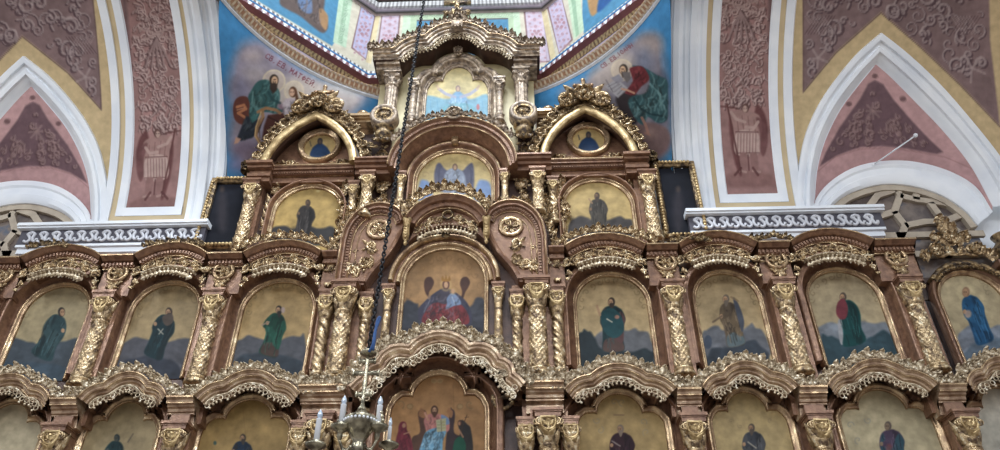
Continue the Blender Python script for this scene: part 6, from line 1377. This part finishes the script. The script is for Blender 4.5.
m.put(FLOWER, xw, 8.14, -.3, 0, .3, 1, .24); m.put(PALM, xw, 8.24, -.32, 0, .24, 1, .2); m.put(CREST, xw, 8.0, -.3, 0, .24, 1, .2); m.put(PALM, xw-.02, 8.42, -.34, 0, .18, 1, .14); m.build('scrollwork', GOLD, t)
t = T_('gilded capital-like finial on a brown cornice at the right picture edge', 'finial', 'edge_finial', 8.2, 7.9, y=.3)
m = MB(); m.lathe(8.22, .35, [(.28, 7.66), (.28, 7.74), (.2, 7.76), (.17, 7.84), (.24, 7.92), (.18, 8.0), (.1, 8.1), (.14, 8.2), (0, 8.28)], 18); m.build('urn', DGOLD, t)
m = MB()
for z0, z1, d in ((7.35, 7.5, 0), (7.5, 7.58, .05), (7.58, 7.66, .1)): m.box(7.98-d, 8.9, .25-d, .8, z0, z1)
m.box(8.0, 8.9, .3, .8, 6, 7.35); m.build('cornice', WOOD, t, smooth=False)

# ---- chandelier hanging in front, chain, cord ------------------------------------
YC = -4.4
def cp(x, y, dy=0): return at(x, y, YC+dy)
top = cp(372, 352); 
t = empty('chandelier', tuple(cp(361, 420)), 'tarnished brass chandelier with white electric candles and a slender cross stem', 'chandelier')
WORLD[t.name] = np.array(cp(361, 420))
s = float(np.linalg.norm(cp(361, 420)-cp(371, 420)))/10                       # metres per photo pixel here
C0 = cp(357, 440); X0, Y0, Z0 = C0
def zrel(y): return cp(360, y)[2]
m = MB(); xs = (cp(371, 355)[0]+cp(358, 418)[0])/2; zt, zbot = cp(371, 355)[2], cp(360, 412)[2]
m.lathe(xs, YC, [(0, zbot), (4*s, zbot), (4.5*s, zbot+3*s), (2.2*s, zbot+7*s), (1.8*s, zbot+20*s), (2.6*s, (zt+zbot)/2), (1.8*s, (zt+zbot)/2+4*s), (2*s, zt-6*s), (1.6*s, zt), (0, zt)], 14); m.build('stem', BRASS, t)
m = MB(); L = zt-zbot
for f, hw_ in ((.30, 7.5), (.67, 13), (.89, 8)):
    zz = zbot+L*f; m.box(xs-hw_*s, xs+hw_*s, YC-1*s, YC+1*s, zz-2.1*s, zz+2.1*s)
    for sg in (-1, 1): m.box(xs+sg*hw_*s-1*s, xs+sg*hw_*s+1*s, YC-1.2*s, YC+1.2*s, zz-3*s, zz+3*s)
m.build('cross', BRASS, t)
m = MB(); m.lathe(xs+.0, YC, [(0, zt-1*s), (6*s, zt), (9*s, zt+1.5*s), (7.5*s, zt+4*s), (3*s, zt+5*s), (1.5*s, zt+7*s), (0, zt+7*s)], 18); m.build('canopy', BRASS, t)
zb_ = cp(357, 418)[2]; xb_ = xs-.0*s
m = MB(); m.lathe(xb_, YC, [(r*1.22*s, zb_+z*s) for r, z in ((0, 9), (1.5, 8), (5, 6), (7, 2), (12.5, 0), (14, -2), (13.2, -4), (13.6, -7), (12.6, -10), (9.5, -15), (6.5, -21), (4.5, -25), (5.5, -28), (5.5, -36), (3, -42), (6, -50), (0, -56))], 28)
bo = m.build('bowl', BRASS, t)
m = MB()
for k in range(26): a = k*2*PI/26; m.ball((xb_+16.6*s*math.cos(a), YC+16.6*s*math.sin(a), zb_-5*s), 1.5*s, 6, 5)
tag(m.build('beading', CANDLE, bo), 'pale bead rim')
cand = [(-15, 3, 342, 397, 457), (-37, -2, 318, 411, 470), (17, -3, 380, 398, 452), (33, 8, 396, 420, 470), (2, 26, 363, 424, 470), (-26, 22, 330, 430, 480)]
arms = []
for i, (dx, dyp, pxx, ytop, ybot) in enumerate(((0, -4, 345, 395, 428), (0, -12, 321, 409, 446), (0, 0, 381, 396, 428), (0, 22, 391, 417, 446))):
    dy = dyp*s; pt = at(pxx, ytop, YC+dy); px_ = pt[0]; zt_ = pt[2]; zb2 = at(pxx, ybot, YC+dy)[2]
    r = (2.9 if i != 3 else 2.0)*s
    m = MB(); m.lathe(px_, YC+dy, [(0, zb2), (r, zb2), (r, zt_-11*s), (r*1.1, zt_-10.5*s), (0, zt_-10*s)], 14); cdl = m.build('candle', CANDLE, t)
    m = MB(); m.lathe(px_, YC+dy, [(0, zt_-11*s), (r*.6, zt_-10*s), (r*1.0, zt_-7*s), (r*.75, zt_-4*s), (r*.2, zt_-1*s), (0, zt_)], 10); tag(m.build('bulb', FLAMEG, cdl), 'clear flame-shaped bulb')
    m = MB(); m.lathe(px_, YC+dy, [(0, zb2-14*s), (2*s, zb2-12*s), (3*s, zb2-8*s), (2.5*s, zb2-5*s), (5*s, zb2-3*s), (10*s, zb2-.5*s), (10.5*s, zb2+2*s), (5*s, zb2+1.5*s), (4.6*s, zb2+5*s), (r*1.1, zb2+4.5*s)], 16)
    q = smooth([(px_, YC+dy, zb2-12*s), (px_*.7+xb_*.3, YC+dy*.7, zb2-22*s), (px_*.3+xb_*.7, YC+dy*.3, zb2-18*s), (xb_, YC, zb_-30*s)], 6); m.tube(q, 1.5*s, 8)
    for k in range(2):
        a = q[6+k*5]; m.ball(a, 2.6*s, 8, 6)
    m.build('arm', BRASS, t)
# side ornaments on the bowl
m = MB()
for sg in (-1, 1):
    for k in range(3): m.ball((xb_+sg*(19+k*1.5)*s, YC, zb_+(5-k*4)*s), (3-.4*k)*s, 8, 6)
    q = smooth([(xb_+sg*12*s, YC, zb_-5*s), (xb_+sg*17*s, YC, zb_-3*s), (xb_+sg*19*s, YC, zb_+3*s), (xb_+sg*15*s, YC, zb_+7*s)], 5); m.tube(q, 1.1*s, 8)
m.build('scroll_arm', BRASS, t)
ch = MB(); z = zt+6*s; k = 0; tp_ = at(424, 0, YC); slope_ = (tp_[0]-xs)/(tp_[2]-z); z_0 = z
R_ = 2.05*s
while z < 14.6:
    xt = xs+(z-z_0)*slope_
    th = np.linspace(0, 2*PI, 11)[:-1]
    ca = (math.cos(k*PI/2+.5), math.sin(k*PI/2+.5)); c = (xt, YC, z); P = np.array([(xt+R_*.95*math.cos(a)*ca[0], YC+R_*.95*math.cos(a)*ca[1], z+R_*1.7*math.sin(a)) for a in np.append(th, th[:1])])
    ch.tube(P, R_*.42, 6, caps=False); z += R_*2.3; k += 1
tag(ch.build('hanging_chain', IRON), 'long black chain running up past the screen from the chandelier', 'chain')
bc = MB(); bc.tube(smooth([cp(369, 352, -.05), cp(373, 344, -.06), cp(375, 332, -.05), cp(380, 318, -.03), cp(377, 322, -.04), cp(373, 350, -.06)], 6), 1.5*s, 8); tag(bc.build('plush_cord', BLUEC), 'short blue cord wound on the chain foot just above the chandelier cross', 'cord')

# ---- groups of look-alikes
for o in list(bpy.context.scene.objects):
    if o.parent is not None or 'label' not in o: continue
    n = o.name.split('.')[0]; l = o['label']; z = WORLD[o.name][2] if o.name in WORLD else 0
    if n == 'carved_column':
        o['group'] = ('columns of the lowest row' if z < 5 else 'columns of the upper row of saints' if z < 7 else 'small columns of the upper centre and side bays')
    elif n == 'icon': o['group'] = 'trefoil-topped icons of the lowest row' if z < 5 else 'arched icons of the upper row' if z < 6.3 else 'round icons in the pointed gables' if 'round icon' in l else 'icons of the upper centre and side bays'
    elif n == 'entablature_block': o['group'] = 'entablature blocks of the lowest row' if z < 6 else 'entablature blocks above the columns'
    elif n in ('arched_cornice', 'scalloped_cornice', 'shoulder_panel', 'pointed_gable', 'carved_medallion', 'leaf_cresting', 'drop_pendant', 'framed_painting', 'arched_hood', 'icon_arch', 'corner_carving', 'corner_finial', 'gilded_ledge', 'entablature', 'cornice_return'):
        o['group'] = {'arched_cornice': 'arched cornices of the upper row', 'scalloped_cornice': 'scalloped cornices of the lowest row', 'shoulder_panel': 'curved shoulder panels', 'pointed_gable': 'pointed gables of the side bays', 'carved_medallion': 'round carved medallions', 'leaf_cresting': 'leafy crestings on the cornice tops', 'drop_pendant': 'drop pendants of the hood', 'framed_painting': 'dark framed paintings', 'arched_hood': 'arched hoods of the centre', 'icon_arch': 'arch mouldings round the central icons', 'corner_carving': 'corner wreath carvings', 'corner_finial': 'corner finials', 'gilded_ledge': 'gilded ledges', 'entablature': 'entablatures under the gables', 'cornice_return': 'narrow cornice returns'}[n]
# ================================================================ LIGHT: dome windows above the crossing, daylight of the nave, added fills from north and south
sc = bpy.context.scene
wd = bpy.data.worlds.new('daylight'); sc.world = wd; wd.use_nodes = True
nt = wd.node_tree; N = nt.nodes; L = nt.links; bg = N['Background']
tc = N.new('ShaderNodeTexCoord'); sp_ = N.new('ShaderNodeSeparateXYZ'); L.new(tc.outputs['Generated'], sp_.inputs[0])
cr = N.new('ShaderNodeValToRGB'); mr = N.new('ShaderNodeMapRange'); mr.inputs[1].default_value = -1; mr.inputs[2].default_value = 1
L.new(sp_.outputs['Z'], mr.inputs[0]); L.new(mr.outputs[0], cr.inputs['Fac'])
el = cr.color_ramp.elements; el[0].position = .3; el[0].color = (.44, .37, .32, 1); el[1].position = .85; el[1].color = (.78, .90, 1.0, 1)
e_ = el.new(.5); e_.color = (.48, .47, .50, 1)
L.new(cr.outputs['Color'], bg.inputs['Color']); bg.inputs['Strength'].default_value = 0.66
def area(name, loc, target, sx, sy, power, col):
    l = bpy.data.lights.new(name, 'AREA'); l.shape = 'RECTANGLE'; l.size = sx; l.size_y = sy; l.energy = power; l.color = col
    o = bpy.data.objects.new(name, l); COL.objects.link(o); o.location = loc
    o.rotation_euler = (Vector(target)-Vector(loc)).to_track_quat('-Z', 'Y').to_euler(); return o
area('dome_daylight', (.3, -5.5, 18.0), (0, -1.0, 8), 4.0, 3.0, 1150, (.86, .93, 1))
for x in (-4.5, 0, 4.5): area('west_window_light', (x, -17, 12), (x*.3, 0, 8), 1.1, 2.6, 240, (.90, .95, 1))
area('north_fill_light', (-9, -9, 12), (4, 0, 8.5), 1.6, 3.2, 330, (.88, .94, 1))  # unseen fill added to brighten the right-hand side
area('south_fill_light', (9, -10, 11), (-4, 0, 8), 1.4, 3.0, 120, (.92, .95, 1))  # unseen fill added for reflections in the gilding
sc.view_settings.view_transform = 'Standard'; sc.view_settings.look = 'None'; sc.view_settings.exposure = 0.40; sc.view_settings.gamma = 1.0
sc.view_settings.use_curve_mapping = False
